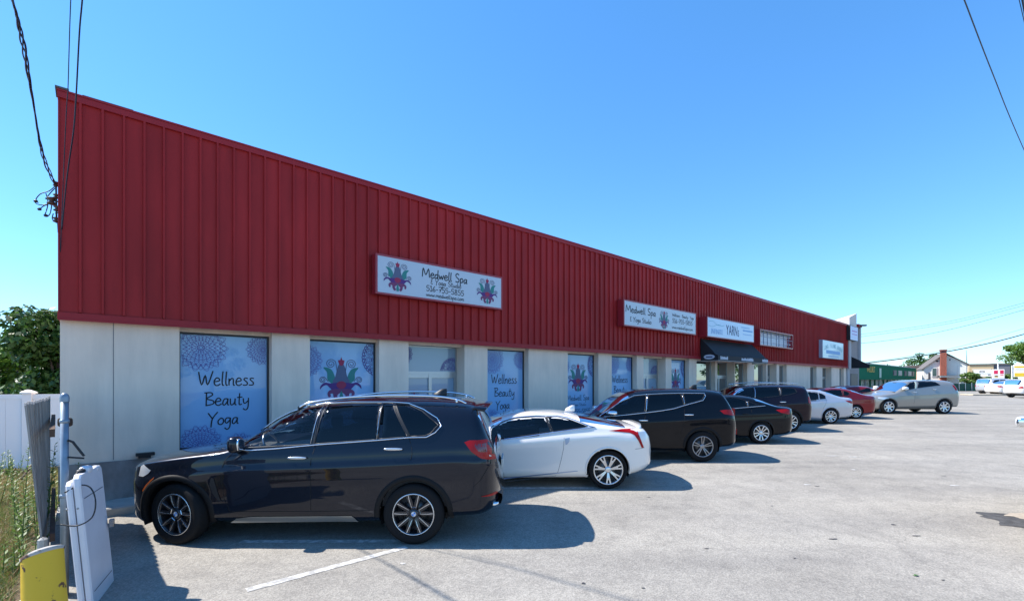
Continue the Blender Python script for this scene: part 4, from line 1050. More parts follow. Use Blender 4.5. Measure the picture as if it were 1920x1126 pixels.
# --- 3: black SUV
PK = paint('black_paint', (.003, .004, .007), .2, .25); PK.node_tree.nodes['Principled BSDF'].inputs['Coat IOR'].default_value = 1.30
xsuv_top = [(-3.62,.60),(-3.58,.80),(-3.42,.93),(-2.9,1.03),(-2.55,1.11),(-2.40,1.17),(-2.1,1.40),(-1.82,1.585),(-1.5,1.69),(-1.0,1.735),(-.4,1.745),(.15,1.735),(.52,1.69),(.60,1.62),(.72,1.42),(.82,1.20),(.86,1.08),(.91,.95),(.95,.78),(.975,.58)]
xsuv_sh = [(-3.62,.55),(-3.5,.80),(-3.2,.88),(-2.6,.98),(-2,1.06),(-1,1.12),(0,1.20),(.5,1.24),(.8,1.1),(.9,.9),(.975,.53)]
xsuv_bot = [(-3.62,.42),(-3.45,.27),(-3,.26),(-.5,.28),(.42,.36),(.7,.38),(.975,.50)]
fe = dict(X=4.563, Y=11.2, W=.94, wb=2.70, tr=.372, rim=.248, wstyle='fivetwin', wm=M_GREYA, det=.05, paint=PK, ar=.425, lip=.05, archm=M_CLAD,
  top=xsuv_top, sh=xsuv_sh, bot=xsuv_bot, ws=(-2.38,-1.72,.56,.84), jg=.40, cabinx=(-2.3,.5,1.12,1.7), seatx=-1.35, dws=1, fr=.8, rr=.5,
  side=[(0,.90),(.08,.955),(.22,.97),(.42,.98),(.66,1.0),(.80,.995),(.92,.975),(1,.955)], crease=[(-2.5,.92,.75,1.06,.012,.09)],
  wins=[(c2((1133,776),(1148,763),(1163.3,753.6),(1188.3,742.6),(1210.5,740.5),(1208.5,771.5),(1160,776)),'m'),
        (c2((1214.5,740.3),(1250,738.6),(1276,738),(1281.5,758.5),(1263,764.5),(1240,768.3),(1213,771.3)),'d'),(c2((1280,738),(1300,738),(1319,738.5),(1320.5,741),(1315.5,748.7),(1300,753.5),(1285,757.7)),'d')],
  trims=[(c2((1124,779.5),(1140,767.5),(1163.3,752),(1188.3,740.8),(1213.3,738.4),(1250,736.8),(1278,736.2),(1319.6,736.6),(1322.5,741.3),(1317.5,749.8),(1282,759.5),(1263.3,765.4),(1240,769.3),(1213.3,772.7),(1170,777.5),(1130,781)),M_CHROME,.009),
         (c2((1212.3,740),(1210.7,771.8)),M_CHROME,.012),(c2((1278,738.5),(1283.5,758)),M_CHROME,.006)],
  patches=[(c2((1349,769),(1362,767),(1376,765.5),(1384,766),(1384,779),(1376,778.6),(1357,775.5)),M_TAIL,'tail_light'),(c2((1382,806),(1388,805),(1388,815),(1382,816)),M_TAIL,'reflector')],
  seams=[c2((1211,773),(1206,800),(1206,846)),c2((1283,760),(1284,785),(1276,812)),c2((1150,846),(1206,846),(1280,845))],
  handles=[((1205.5,787.5),.23,M_CHROME),((1291,776.8),.23,M_CHROME)], mirrors=[((1144,773),.24,.13,M_CHROME)], fin=(.10,1.745,M_BLACK), spoiler=(.45,.66,1.715,1.68,.62,PK))
build_car(fe, 'black SUV with thin chrome window line and grey twin-spoke wheels behind the white coupe', 'car', GRP)

# --- 4: black sedan
sed_top = [(-3.55,.52),(-3.5,.70),(-3.3,.80),(-2.8,.90),(-2.45,.98),(-2.30,1.03),(-1.95,1.22),(-1.6,1.37),(-1.2,1.445),(-.75,1.465),(-.3,1.435),(.05,1.355),(.40,1.22),(.62,1.155),(.9,1.13),(1.05,1.11),(1.09,1.0),(1.12,.85),(1.15,.55)]
sed_sh = [(-3.55,.48),(-3.4,.70),(-3,.80),(-2.3,.90),(-1,.965),(0,1.02),(.6,1.04),(1.0,1.0),(1.1,.8),(1.15,.5)]
sed_bot = [(-3.55,.36),(-3.4,.22),(-3,.20),(-.5,.20),(.38,.26),(.8,.30),(1.15,.42)]
SIDE2 = [(0,.90),(.12,.955),(.3,.975),(.6,1.0),(.8,.99),(.92,.975),(1,.95)]
PK2 = paint('soft_black_paint', (.004, .005, .008), .2, .28); PK2.node_tree.nodes['Principled BSDF'].inputs['Coat IOR'].default_value = 1.30
sd = dict(X=7.53, Y=14.15, W=.92, wb=2.79, tr=.335, rim=.232, wstyle='ten', det=.06, paint=PK2, ar=.385, lip=.02, nmax=5.0, tum=.36,
  top=sed_top, sh=sed_sh, bot=sed_bot, ws=(-2.30,-1.5,-.1,.55), jg=.34, cabinx=(-2.2,.3,.98,1.42), seatx=-1.3, side=SIDE2, crease=[(-2.6,.80,.9,.96,.012,.08)], dws=1,
  wins=[(c2((1334,766),(1342,753),(1352,746.5),(1368,743.5),(1382,745.5),(1397,750.5),(1400,761.5),(1377,764.2)),'m'),(c2((1402,751.8),(1415,756.5),(1427,760),(1404,761.7)),'m')],
  trims=[(c2((1330,767),(1377,765),(1404,762.6),(1434.5,760)),M_CHROME,.009),(c2((1399.5,751),(1402,761.5)),M_CHROME,.008)],
  patches=[(c2((1454,768),(1463,766.5),(1473,766),(1480,767),(1480,776),(1476,775.8),(1464,773)),M_TAIL,'tail_light')], seams=[c2((1408,764),(1410,780),(1402,800))], handles=[((1398,775),.2,PK2)], mirrors=[((1331,765),.2,.12,PK2)])
build_car(sd, 'black four-door sedan half hidden behind the black SUV, bright multi-spoke wheel', 'car', GRP)

# --- 5: dark maroon SUV
PM = paint('black_cherry_paint', (.010, .004, .010), .3, .25); PM.node_tree.nodes['Principled BSDF'].inputs['Coat IOR'].default_value = 1.32
xt = [(-3.60,.62),(-3.56,.86),(-3.42,1.0),(-2.8,1.09),(-2.4,1.17),(-2.05,1.40),(-1.75,1.575),(-1.4,1.67),(-.9,1.70),(0,1.71),(.40,1.695),(.66,1.665),(.70,1.58),(.80,1.34),(.86,1.12),(.90,.98),(.94,.82),(.97,.60)]
so = dict(fe, X=10.17, Y=17.1, W=.945, wb=2.78, paint=PM, det=.07, wstyle='ten', wm=M_SILV, rim=.250, top=xt, ws=(-2.36,-1.62,.68,.84), dws=0,
  wins=[(c2((1372,745.5),(1383,734),(1397,727.5),(1411.5,726.3),(1413,746)),'m'),(c2((1416,726.2),(1440,725.2),(1457.5,725.2),(1462,741.5),(1440,744),(1418,745.7)),'d'),(c2((1461.5,725.2),(1480,726.2),(1489,728),(1494,735),(1480,739.3),(1465.5,741.2)),'d')],
  trims=[(c2((1413.5,726.3),(1415,745.8)),M_CHROME,.012),(c2((1459.5,725.3),(1463.5,741.3)),M_GREYA,.009)],
  patches=[(c2((1514.6,743),(1519,742.5),(1522,743),(1522,757),(1518.5,757.5),(1515.5,754)),M_TAIL,'tail_light')],
  seams=[c2((1415,747),(1413,765),(1410,790)),c2((1463.5,743),(1467,760),(1462,780))], handles=[((1467,753),.24,M_CHROME)], mirrors=[((1374,746),.22,.14,M_CHROME)],
  rails=([(-1.55,1.69),(-1.4,1.725),(-1.0,1.765),(-.3,1.79),(.2,1.775),(.42,1.74)],.66,M_SILV), fin=None, spoiler=(.5,.76,1.70,1.665,.64,PM))
build_car(so, 'black cherry SUV with silver roof rails and bright spoke wheels, before the awning', 'car', GRP)

# --- 6: silver sedan
PS = paint('ice_silver_paint', (.50, .52, .56), .45, .3)
ac = dict(sd, X=13.5, Y=19.84, paint=PS, seamm=M_SEAMG, wstyle='ten', wm=M_SILV, W=.925, wins=[(c2((1492,752),(1500,735.5),(1508,733),(1528,733.8),(1532.3,735.3),(1534.5,748),(1515,749.8)),'d'),(c2((1534.3,736),(1541,738),(1546.5,741.3),(1547.5,746.8),(1537,747.8)),'d')],
  trims=[(c2((1490,753),(1517,750.8),(1549,748.2)),M_CHROME,.008)], patches=[(c2((1584,750),(1593,750.5),(1600,752),(1600,756),(1596,756),(1590,753.6)),M_TAIL,'tail_light')],
  seams=[c2((1549,748.5),(1548,757),(1543,766))], handles=[((1541.5,753.3),.2,PS)], mirrors=[((1485,750),.2,.12,PS)])
build_car(ac, 'pale silver sedan between the dark SUV and the red sedan', 'car', GRP)

# --- 7, 8: red cars
PR = paint('deep_red_paint', (.20, .008, .014), .35, .28)
al = dict(sd, X=16.22, Y=22.1, paint=PR, wins=[(c2((1536,738),(1545,731),(1558,728.7),(1574,729.6),(1577.5,731),(1579,741.3),(1560,742)),'d'),(c2((1580.5,732),(1588,734),(1592.5,736.5),(1590,740.4),(1582,741)),'d')],
  trims=[], patches=[(c2((1616,744.5),(1624,742.5),(1634,743),(1636,746),(1633,747),(1624,745.5)),M_TAILD,'tail_light')], seams=[c2((1593,742),(1594,752),(1589,764))], handles=[((1585,748),.2,PR)], mirrors=[])
build_car(al, 'deep red sedan showing its boot, next to the silver sedan', 'car', GRP)
r2 = dict(sd, X=20.6, Y=26.6, paint=PR, px=True, wins=[(c2((1608,735),(1614,731),(1624,727),(1631,726.3),(1633,734)),'m'),(c2((1634.5,726.2),(1645,727),(1653,731),(1652,733.8),(1636,734.5)),'d')], trims=[], patches=[], seams=[], handles=[], mirrors=[])
build_car(r2, 'red car mostly hidden behind the silver crossover, only its roof and windscreen showing', 'car', GRP)

# --- 9: silver crossover
PC = paint('champagne_silver_paint', (.31, .305, .285), .5, .3)
cx = dict(fe, X=23.02, Y=25.0, W=.955, scale=1.05, rz=R(.0), paint=PC, seamm=M_SEAMG, det=.06, wstyle='six', wm=M_SILV, rim=.255, dws=0, archm=mat('grey_cladding', (.10, .10, .095), .6), lip=.03,
  top=[(p[0], p[1]*.985) for p in xsuv_top], wb=2.81, ws=(-2.38,-1.72,.56,.84), X_=0,
  side=[(0,.90),(.08,.945),(.2,.965),(.6,1.0),(.85,.985),(1,.955)], fin=(-.1,1.68,M_BLACK),
  wins=[(c2((1683,731),(1692,722.5),(1700,716.5),(1708,714.8),(1711.5,714.8),(1712.5,728)),'m'),(c2((1716,714),(1740,713.5),(1752,716),(1761,721.5),(1740,724),(1718,727)),'d')],
  trims=[],
  pillars=[], patches=[(c2((1711.8,715.5),(1713.6,715.2),(1716,727.6),(1713.4,727.9)),mat('green_white_trim', (.45, .56, .48), .4),'pillar_cover'),(c2((1783,721.5),(1788,720),(1793,724),(1793,731),(1789.5,731)),M_TAIL,'tail_light')], seams=[c2((1714,729),(1713.5,745),(1712,757))],
  rawp=[([(-3.3,.78),(-3.1,.74),(-2.75,.80),(-3.0,.86),(-3.3,.86)],M_LENSW,'headlight'),([(-2.35,.26),(-.45,.29),(-.45,.42),(-2.35,.38)],mat('grey_cladding', (.10, .10, .095), .6),'sill_cover')],
  handles=[((1713,734.5),.2,M_CHROME),((1750,729.2),.2,M_CHROME)], mirrors=[((1691,727.5),.25,.17,mat('white_mirror', (.75,.75,.72), .3, coat=1))], spoiler=(.5,.70,1.655,1.60,.6,PC))
o = build_car(cx, 'champagne silver crossover parked furthest out with its windscreen showing', 'car', GRP)

# --- car just outside the frame whose mirror pokes in, and distant cars
def K(tab, k): return [(p[0], p[1]*k) for p in tab]
PWH = mat('white_paint', (.70, .70, .70), .3, coat=1)
off = dict(X=0, Y=0, W=.95, wb=2.80, tr=.37, rim=.25, wstyle='ten', det=.09, paint=PWH, ar=.425, lip=.03, top=xt, sh=xsuv_sh, bot=xsuv_bot, ws=(-2.36,-1.62,.68,.84), cabinx=(-2.3,.5,1.12,1.6), seatx=-1.3, px=False,
  wins=[([(-1.95,1.14),(-1.6,1.42),(-1.2,1.54),(-.95,1.55),(-.90,1.16)],'m'),([(-.85,1.16),(-.90,1.55),(-.2,1.57),(-.05,1.2)],'d'),([(.02,1.21),(-.12,1.57),(.4,1.52),(.60,1.30)],'d')],
  mirrors=[((-1.62,1.19),.24,.17,PWH)], rawp=[([(.70,.92),(.78,.86),(.93,.86),(.90,.98),(.78,1.05)],M_TAIL,'tail_light')], spoiler=(.5,.76,1.70,1.665,.64,PWH))
def place(o, x, y, rz):
    o.location = (x, y, G(y)); o.rotation_euler = (0, 0, rz)
# mirror wanted at P(1908,788,7.0): heading along the facade direction, front = local -x
hd = FROT+math.pi
o = build_car(off, 'white vehicle at the right edge of the lot, only its rounded door mirror in view', 'car', None)
mx, my = -1.62, .945*1.0+.13+.05   # left mirror in the car frame (+y side once turned)
tgt = P(1911, 788, 7.0)
ca, sa_ = math.cos(hd), math.sin(hd)
# left of a car whose front is -x is -y
lx, ly = -1.62, -(.95*.98+.13)
place(o, tgt.x-(ca*lx-sa_*ly), tgt.y-(sa_*lx+ca*ly), hd); o.location.z += (tgt.z-1.19-G(7))
o.location.z = max(o.location.z, 0); 

def far_car(px, py, rz, spec, label, group=None, scale=1):
    o = build_car(spec, label, 'car', group); Y = 1837/(py-HZ+8.8)
    place(o, (px-960)/F*Y, Y, rz); o.scale = (scale,)*3; return o
GF = 'cars parked across the road'
PS2 = paint('far_silver_paint', (.50, .52, .56), .4, .3)
fo = dict(off, det=.12)
far_car(1857, 739, R(180), dict(fo, paint=PS2), 'silver grey SUV seen from behind beside the white car with green spots', GF)
def ex_green(root, B, surf, patch, trim):
    gm = mat('lime_decal', (.22, .60, .03), .4)
    for (cx_, cz, rx, rz_) in ((.10, .94, .36, .09), (.66, .62, .2, .2), (-.7, .62, .25, .16)):
        q = [(cx_+rx*math.cos(t), cz+rz_*math.sin(t)) for t in [k*math.pi/9 for k in range(18)]]
        patch(q, 'leaf_decal', gm, .012)
sf = dict(off, det=.12, top=sed_top, sh=sed_sh, bot=sed_bot, W=.91, tr=.33, rim=.22, ar=.37, ws=(-2.30,-1.5,-.1,.55), cabinx=(-2.2,.3,.98,1.42), wins=[([(-1.9,1.0),(-1.5,1.26),(-1.,1.36),(-.75,1.37),(-.75,1.0)],'m'),([(-.7,1.0),(-.7,1.37),(-.25,1.33),(.2,1.12),(.1,1.03)],'d')], spoiler=None, mirrors=[((-1.75,1.0),.2,.12,PWH)],
   rawp=[([(.85,.86),(.95,.82),(1.08,.84),(1.07,.98),(.9,.98)],M_TAIL,'tail_light')], extra=ex_green)
far_car(1878, 740.5, R(180), sf, 'small white car with lime green decals on its side', GF)
far_car(1914, 745, R(180), dict(fo), 'white SUV with red tail light at the right edge behind the open lot', GF)

# ------------------------------------------------------------------ left side: fences, post, panel, bollard
M_WOOD = mat('weathered_wood', (.44, .40, .36), .9, col2=(.24, .215, .19), nscale=3, bump=.5, bscale=30)
mw = M_WOOD.node_tree
for n_ in list(mw.nodes):
    if n_.type == 'TEX_NOISE':
        mp_ = mw.nodes.new('ShaderNodeMapping'); mp_.inputs['Scale'].default_value = (22, 22, .7)
        tc_ = [q for q in mw.nodes if q.type == 'TEX_COORD'][0]; mw.links.new(tc_.outputs['Object'], mp_.inputs[0]); mw.links.new(mp_.outputs[0], n_.inputs['Vector'])
A = Vector((-6.62, 6.72, 0)); Bq = Vector((-4.66, 4.70, 0)); dv = (Bq-A).normalized(); nv = Vector((-dv.y, dv.x, 0))
fr = empty('wooden_fence', (A.x, A.y, 0), math.atan2(dv.y, dv.x), 'weathered grey picket fence seen almost end on beside the metal post', 'fence')
Lf = (Bq-A).length; npk = 19; rnd = random.Random(3)
for i in range(npk):
    x = (i+.5)*Lf/npk; wk = Lf/npk*.97/2; t = i/(npk-1); top = 1.80+rnd.uniform(-.008, .008)
    lean = -.15*t*t; b = MB(); th = .016; z0 = .05
    # dog-eared picket, leaning outward with distance from the wall
    sec_ = lambda z: lean*(z/1.8)
    ol = [(-wk, z0), (wk, z0), (wk, top-.025), (wk*.7, top), (-wk*.7, top), (-wk, top-.025)]
    n = len(ol); sgl = 1
    v = [(x+u, -sec_(z)*-1-th/2*1, z) for u, z in ol]+[(x+u, -sec_(z)*-1+th/2, z) for u, z in ol]
    b.v = v; b.f = [tuple(range(n)), tuple(reversed(range(n, 2*n)))]+[(k, n+k, n+(k+1) % n, (k+1) % n) for k in range(n)]
    b.build('picket', M_WOOD, fr)
for z in (.4, 1.45):
    b = MB(); b.box(0, Lf, .02, .06, z, z+.08); b.build('rail', mat('brown_rail', (.10, .055, .035), .85, noise=.3), fr)
M_GALV = mat('galvanised_steel', (.26, .32, .38), .45, metal=.5, noise=.25, nscale=9)
pp = Vector(((121-960)/F*4.42, 4.42, 0))
o = empty('metal_post', (pp.x, pp.y, 0), 0, 'round galvanised steel gate post with domed cap at the fence end', 'post')
b = MB(); b.tube([(0, 0, 0), (0, 0, 1.84)], .031, 16); b.build('pole', M_GALV, o, True)
b = MB(); b.rings([[(r_*math.cos(t), r_*math.sin(t), z) for t in [2*math.pi*k/16 for k in range(16)]] for r_, z in ((.036, 1.82), (.036, 1.86), (.03, 1.885), (.014, 1.902), (.001, 1.905))]); b.build('cap', M_GALV, o, True)
for z in (1.62, .92):
    b = MB(); b.rings([[(r_*math.cos(t), r_*math.sin(t), zz_) for t in [2*math.pi*k/16 for k in range(16)]] for r_, zz_ in ((.031, z), (.037, z+.004), (.037, z+.03), (.031, z+.034))]); b.build('clamp', M_GALV, o, True)
b = MB(); b.tube([(.03, 0, 1.46), (.06, .02, 1.44), (.13, .06, 1.30)], .011); b.tube([(.03, 0, 1.30), (.13, .06, 1.28)], .009); b.build('hinge', M_BLACK, o)
b = MB(); b.ell((-.09, .1, 1.62), .06, .03, .045, 4); b.tube([(-.12, .1, 1.6), (-.1, .08, 1.52), (-.13, .1, 1.45)], .01); b.build('latch', mat('rusty_steel', (.07, .04, .025), .9, noise=.5), o)
# grey board beside the post
o = empty('wooden_board', (-4.05, 4.42, 0), R(-45), 'narrow dark grey plank standing between steel post and white panel', 'plank')
b = MB(); b.box(-.20, .15, -.012, .012, 0, 1.12); b.build('plank', mat('dark_wood', (.09, .08, .075), .9, noise=.4), o)
# white panel leaning
N0 = Vector((-3.76, 4.22)); F0 = Vector((-4.05, 4.78)); dd_ = (F0-N0); Lp = dd_.length; ang = math.atan2(dd_.y, dd_.x)
o = empty('white_panel', (N0.x, N0.y, G(4.3)), ang, 'white plastic double door panel leaning upright against the gate post', 'panel')
M_WPL = mat('white_plastic', (.66, .66, .70), .45, noise=.07, nscale=4)
# local x along the panel (away), y to the left
def slab(y0, y1, z1, x0=0, x1=Lp, ln=.10, c=.012):
    b = MB(); rs = []
    for z, ins in ((0, 0), (.02, 0), (z1-.10, 0), (z1-.03, .012), (z1, .05)):
        k = ln*z/1.2; a, e = x0+ins, x1-ins
        rs.append([(a+c, y0+k, z), (e-c, y0+k, z), (e, y0+c+k, z), (e, y1-c+k, z), (e-c, y1+k, z), (a+c, y1+k, z), (a, y1-c+k, z), (a, y0+c+k, z)])
    b.rings(rs, True); return b
slab(0, .052, 1.19).build('front_door', M_WPL, o, False); slab(.060, .108, 1.13).build('rear_door', M_WPL, o, False)
b = MB()
for (xa, xb, za, zb) in ((.05, Lp-.05, .12, .128), (.05, Lp-.05, .97, .978)): b.poly([(xa, -.002+.10*za/1.2, za), (xb, -.002+.10*za/1.2, za), (xb, -.002+.10*zb/1.2, zb), (xa, -.002+.10*zb/1.2, zb)])
b.build('panel_groove', M_SEAMG, o)
b = MB(); b.ell((Lp*.45, .06+.07, 1.20), .07, .045, .035, 3); b.build('top_knob', M_WPL, o, True); b = MB(); b.ell((Lp*.8, .12, 1.17), .05, .03, .03, 3); b.build('top_knob', M_WPL, o, True)
b = MB(); b.ell((Lp*.30, .14, 1.20), .05, .03, .02, 3); b.tube([(Lp*.1, .16, 1.17), (Lp*.35, .14, 1.22), (Lp*.5, .10, 1.20)], .008); b.build('latch', M_BLACK, o, True)
b = MB(); b.cbox(Lp-.06, Lp-.02, -.008, .03, .56, .64, .004); b.build('catch', M_GREYA, o)
b = MB(); pts_ = [Vector((-.02, .22, .78)), Vector((-.05, .10, .76)), Vector((-.05, .0, .82)), Vector((-.03, -.02, .95)), Vector((.0, .02, 1.07)), Vector((.03, .10, 1.10)), Vector((.0, .2, 1.05))]
b.tube(smooth([tuple(p) for p in pts_], 6), .006); wr = b.build('wire_loop', M_BLACK, o, True)
for i, (y, z) in enumerate(((.04, .90), (.115, .90))):
    b = MB(); b.ell((-.001, y+.07, z), .004, .009, .009); b.build('screw', M_GREYA, o, True)
# yellow bollard
o = empty('bollard', ((80-960)/F*3.2, 3.2, 0), 0, 'chipped yellow bollard with slanted rusty concrete top in the corner', 'bollard')
M_YEL = mat('chipped_yellow_paint', (.62, .40, .02), .6, col2=(.09, .035, .02), nscale=15, mix=(.33, .37), bump=.3, bscale=12)
b = MB(); rs = []
for (z, r_, dx) in ((-.1, .128, .05), (.3, .120, .03), (.6, .112, .010), (None, .106, 0)):
    rs.append([(dx+r_*math.cos(t), r_*math.sin(t), (z if z is not None else .845+.045*math.cos(t)-.02*math.sin(t))) for t in [2*math.pi*k/28 for k in range(28)]])
b.rings(rs); b.build('pipe', M_YEL, o, True)
b = MB(); b.rings([[(r_*math.cos(t), r_*math.sin(t), (.845+.045*math.cos(t)*r_/.106-.02*math.sin(t)*r_/.106)+h_) for t in [2*math.pi*k/28 for k in range(28)]] for r_, h_ in ((.109, -.012), (.112, .008), (.095, .018), (.06, .03), (.001, .034))]); b.build('concrete_fill', mat('rusty_concrete', (.40, .37, .33), .9, col2=(.13, .075, .05), nscale=14, mix=(.38, .46), bump=.5), o, True)
# concrete blocks at the fence foot
for i, (px, py, Y, s_) in enumerate(((80, 1010, 4.5, .06), (50, 1122, 3.4, .06))):
    p = P(px, py, Y); o = MB().cbox(-s_*.6, s_*.6, -s_*.6, s_*.6, -.6 if i == 0 else -.3, s_*.3, .02).build('concrete_block', M_CONC, None, False, tuple(p)); o.rotation_euler = (0, 0, R(35-20*i))
    tag(o, ['rough grey concrete block at the foot of the picket fence', 'small pale concrete lump behind the yellow bollard'][i], 'concrete block')

# white vinyl fence
vf = empty('vinyl_fence', (-14.81, 9.18, G(10.3)), R(15), 'smooth white vinyl privacy fence behind the weeds on the left', 'fence')
M_VIN = mat('white_vinyl', (.80, .80, .82), .4)
hf = 1.66
for i, x in enumerate((-.54, 1.90, 4.344, 6.784)):
    b = MB(); b.box(x-.085, x+.085, -.065, .065, 0, hf+.02); b.build('post', M_VIN, vf)
    b = MB(); b.rings([[(x-w_, -w_, z), (x+w_, -w_, z), (x+w_, w_, z), (x-w_, w_, z)] for w_, z in ((.10, hf+.02), (.10, hf+.05), (.02, hf+.10))], True); b.build('post_cap', M_VIN, vf)
    if i < 3:
        b = MB(); x1_ = x+2.44
        k = x+.085
        while k < x1_-.1: e = min(k+.28, x1_-.085); b.box(k+.003, e-.003, -.018, .018, .12, hf-.10); k += .28
        b.box(x+.085, x1_-.085, -.01, .01, .12, hf-.1)
        b.box(x+.085, x1_-.085, -.03, .03, hf-.10, hf); b.box(x+.085, x1_-.085, -.03, .03, .05, .15); b.build('panel', M_VIN, vf)

# ------------------------------------------------------------------ vegetation
def quads(name, C_, U_, V_, m, parent=None, loc=None):
    """many little quads from centre and half-axis arrays"""
    n = len(C_); v = np.empty((n*4, 3)); v[0::4] = C_-U_; v[1::4] = C_-V_*.55; v[2::4] = C_+U_; v[3::4] = C_+V_*.55
    me = bpy.data.meshes.new(name); me.from_pydata(v.tolist(), [], np.arange(n*4).reshape(n, 4).tolist()); me.materials.append(m)
    o = bpy.data.objects.new(name, me); COL.objects.link(o)
    if parent: o.parent = parent
    if loc: o.location = loc
    return o
def leafmat(name, c1, c2, tr=.35):
    m = bpy.data.materials.new(name); m.use_nodes = True; n = m.node_tree.nodes; l = m.node_tree.links; b = n['Principled BSDF']
    gi = n.new('ShaderNodeNewGeometry'); r = n.new('ShaderNodeValToRGB'); r.color_ramp.elements[0].color = (*c1, 1); r.color_ramp.elements[1].color = (*c2, 1)
    l.new(gi.outputs['Random Per Island'], r.inputs[0]); l.new(r.outputs[0], b.inputs['Base Color']); b.inputs['Roughness'].default_value = .5
    t = n.new('ShaderNodeBsdfTranslucent'); l.new(r.outputs[0], t.inputs[0]); mx = n.new('ShaderNodeMixShader'); mx.inputs[0].default_value = tr
    l.new(b.outputs[0], mx.inputs[1]); l.new(t.outputs[0], mx.inputs[2]); l.new(mx.outputs[0], n['Material Output'].inputs[0]); return m
LM1 = leafmat('maple_leaves', (.045, .11, .012), (.16, .28, .035)); LM2 = leafmat('dark_leaves', (.02, .065, .012), (.075, .165, .03)); LM3 = leafmat('pale_leaves', (.07, .13, .025), (.16, .26, .05))
BARK = mat('bark', (.09, .07, .055), .9, noise=.4, bump=.5)
def tree(x, y, h, rx, rz, n, ls, lm, seed, label, cat='tree', group=None, zc=None, trunk=True, nclump=26, name='tree'):
    rg = np.random.default_rng(seed); z0 = G(y)-.05
    root = empty(name, (x, y, z0), 0, label, cat, group); cz = zc if zc else h-rz
    d = rg.normal(size=(nclump, 3)); d /= np.linalg.norm(d, axis=1)[:, None]
    cc = d*np.array([rx, rx, rz])*(rg.uniform(.35, .92, nclump)[:, None]); cc[:, 2] += cz; cr = rg.uniform(.22, .42, nclump)*min(rx, rz)*1.1
    k = rg.integers(0, nclump, n); q = rg.normal(size=(n, 3)); q /= np.linalg.norm(q, axis=1)[:, None]
    c = cc[k]+q*(cr[k]*rg.uniform(.55, 1.12, n))[:, None]*np.array([1.15, 1.15, .8])
    c[:, 2] = np.maximum(c[:, 2], .15)
    nrm = q+rg.normal(size=(n, 3))*.7+np.array([0, 0, .5]); nrm /= np.linalg.norm(nrm, axis=1)[:, None]
    a = rg.normal(size=(n, 3)); u = np.cross(nrm, a); u /= np.linalg.norm(u, axis=1)[:, None]; v = np.cross(nrm, u)
    s_ = (ls*rg.uniform(.6, 1.3, n))[:, None]
    quads('crown', c, u*s_, v*s_, lm, root)
    if trunk:
        b = MB(); tr_ = h*.022+.05; b.tube([(0, 0, -.2), (.05, 0, cz*.4), (0, .05, cz), (0, 0, cz+rz*.5)], [tr_*1.3, tr_, tr_*.6, tr_*.2], 8)
        b.build('trunk', BARK, root, True)
        lb_ = MB()
        for i in range(0, nclump, 3): e = cc[i]; s0_ = Vector((0, 0, cz*.55+.1*i*rz/nclump)); lb_.tube([s0_, s0_.lerp(Vector(e), .5)+Vector((0, 0, .1)), Vector(e)], [tr_*.4, tr_*.25, tr_*.08], 5)
        lb_.build('limbs', BARK, root, True)
    return root
# trees on the left beyond the vinyl fence (crown tops measured in the photo)
tree(-18.9, 17.5, 3.9, 2.4, 1.9, 13000, .12, LM1, 1, 'bright green maple tree leftmost behind the vinyl fence')
tree(-14.1, 14.6, 4.55, 1.15, 2.3, 11000, .10, LM2, 2, 'taller dark green tree right beside the building corner')
tree(-15.6, 16.4, 3.3, 2.0, 1.7, 9000, .11, LM2, 4, 'low leafy tree filling the gap above the vinyl fence')
# far trees
def ftree(px0, px1, ptop, Y, n, lm, seed, label, pbot=715, **k):
    x = ((px0+px1)/2-960)/F*Y; rx = (px1-px0)/2/F*Y; zt_ = CH+(HZ-ptop)/F*Y; zb_ = CH+(HZ-pbot)/F*Y
    rz_ = (zt_-zb_)/2; g_ = G(Y)-.05
    return tree(x, Y, zt_-g_, rx, rz_, n, .013*Y/6, lm, seed, label, zc=(zt_+zb_)/2-g_, **k)
ftree(1707, 1764, 661, 95, 3200, LM2, 11, 'dark round tree rising behind the house with the chimney', 705)
ftree(1653, 1676, 683, 100, 1200, LM3, 12, 'pale tree top above the green shop, left one', 705)
ftree(1674, 1692, 685, 105, 1000, LM3, 13, 'pale tree top above the green shop, right one', 705)
ftree(1890, 1990, 630, 60, 11000, LM1, 14, 'large green tree leaning in at the right edge of the view', 692)
ftree(1804, 1834, 695, 62, 2400, LM3, 15, 'rounded bright green bush in front of the house', 722, trunk=False, cat='bush', name='bush')
ftree(1874, 1902, 701, 66, 1600, LM3, 16, 'low green hedge between the red and the yellow sign', 716, trunk=False, cat='hedge', name='hedge')
ftree(1842, 1876, 704, 70, 1200, LM1, 17, 'low green shrub under the white oval sign', 718, trunk=False, cat='shrub', name='shrub')
ftree(1878, 1906, 680, 110, 1500, LM2, 18, 'distant dark tree behind the grey building', 705)
# trees across the street behind the camera (seen mirrored in the shop glass and paint)
for i in range(7):
    tree(48+3.2*i+random.uniform(-2, 2), -36+12.5*i+random.uniform(-3, 3), 6.5+random.uniform(-1, 2), 4.6, 3.0, 1800, .30, [LM1, LM2][i % 2], 40+i, 'street tree in the row across the road behind the viewer', group='street trees across the road')

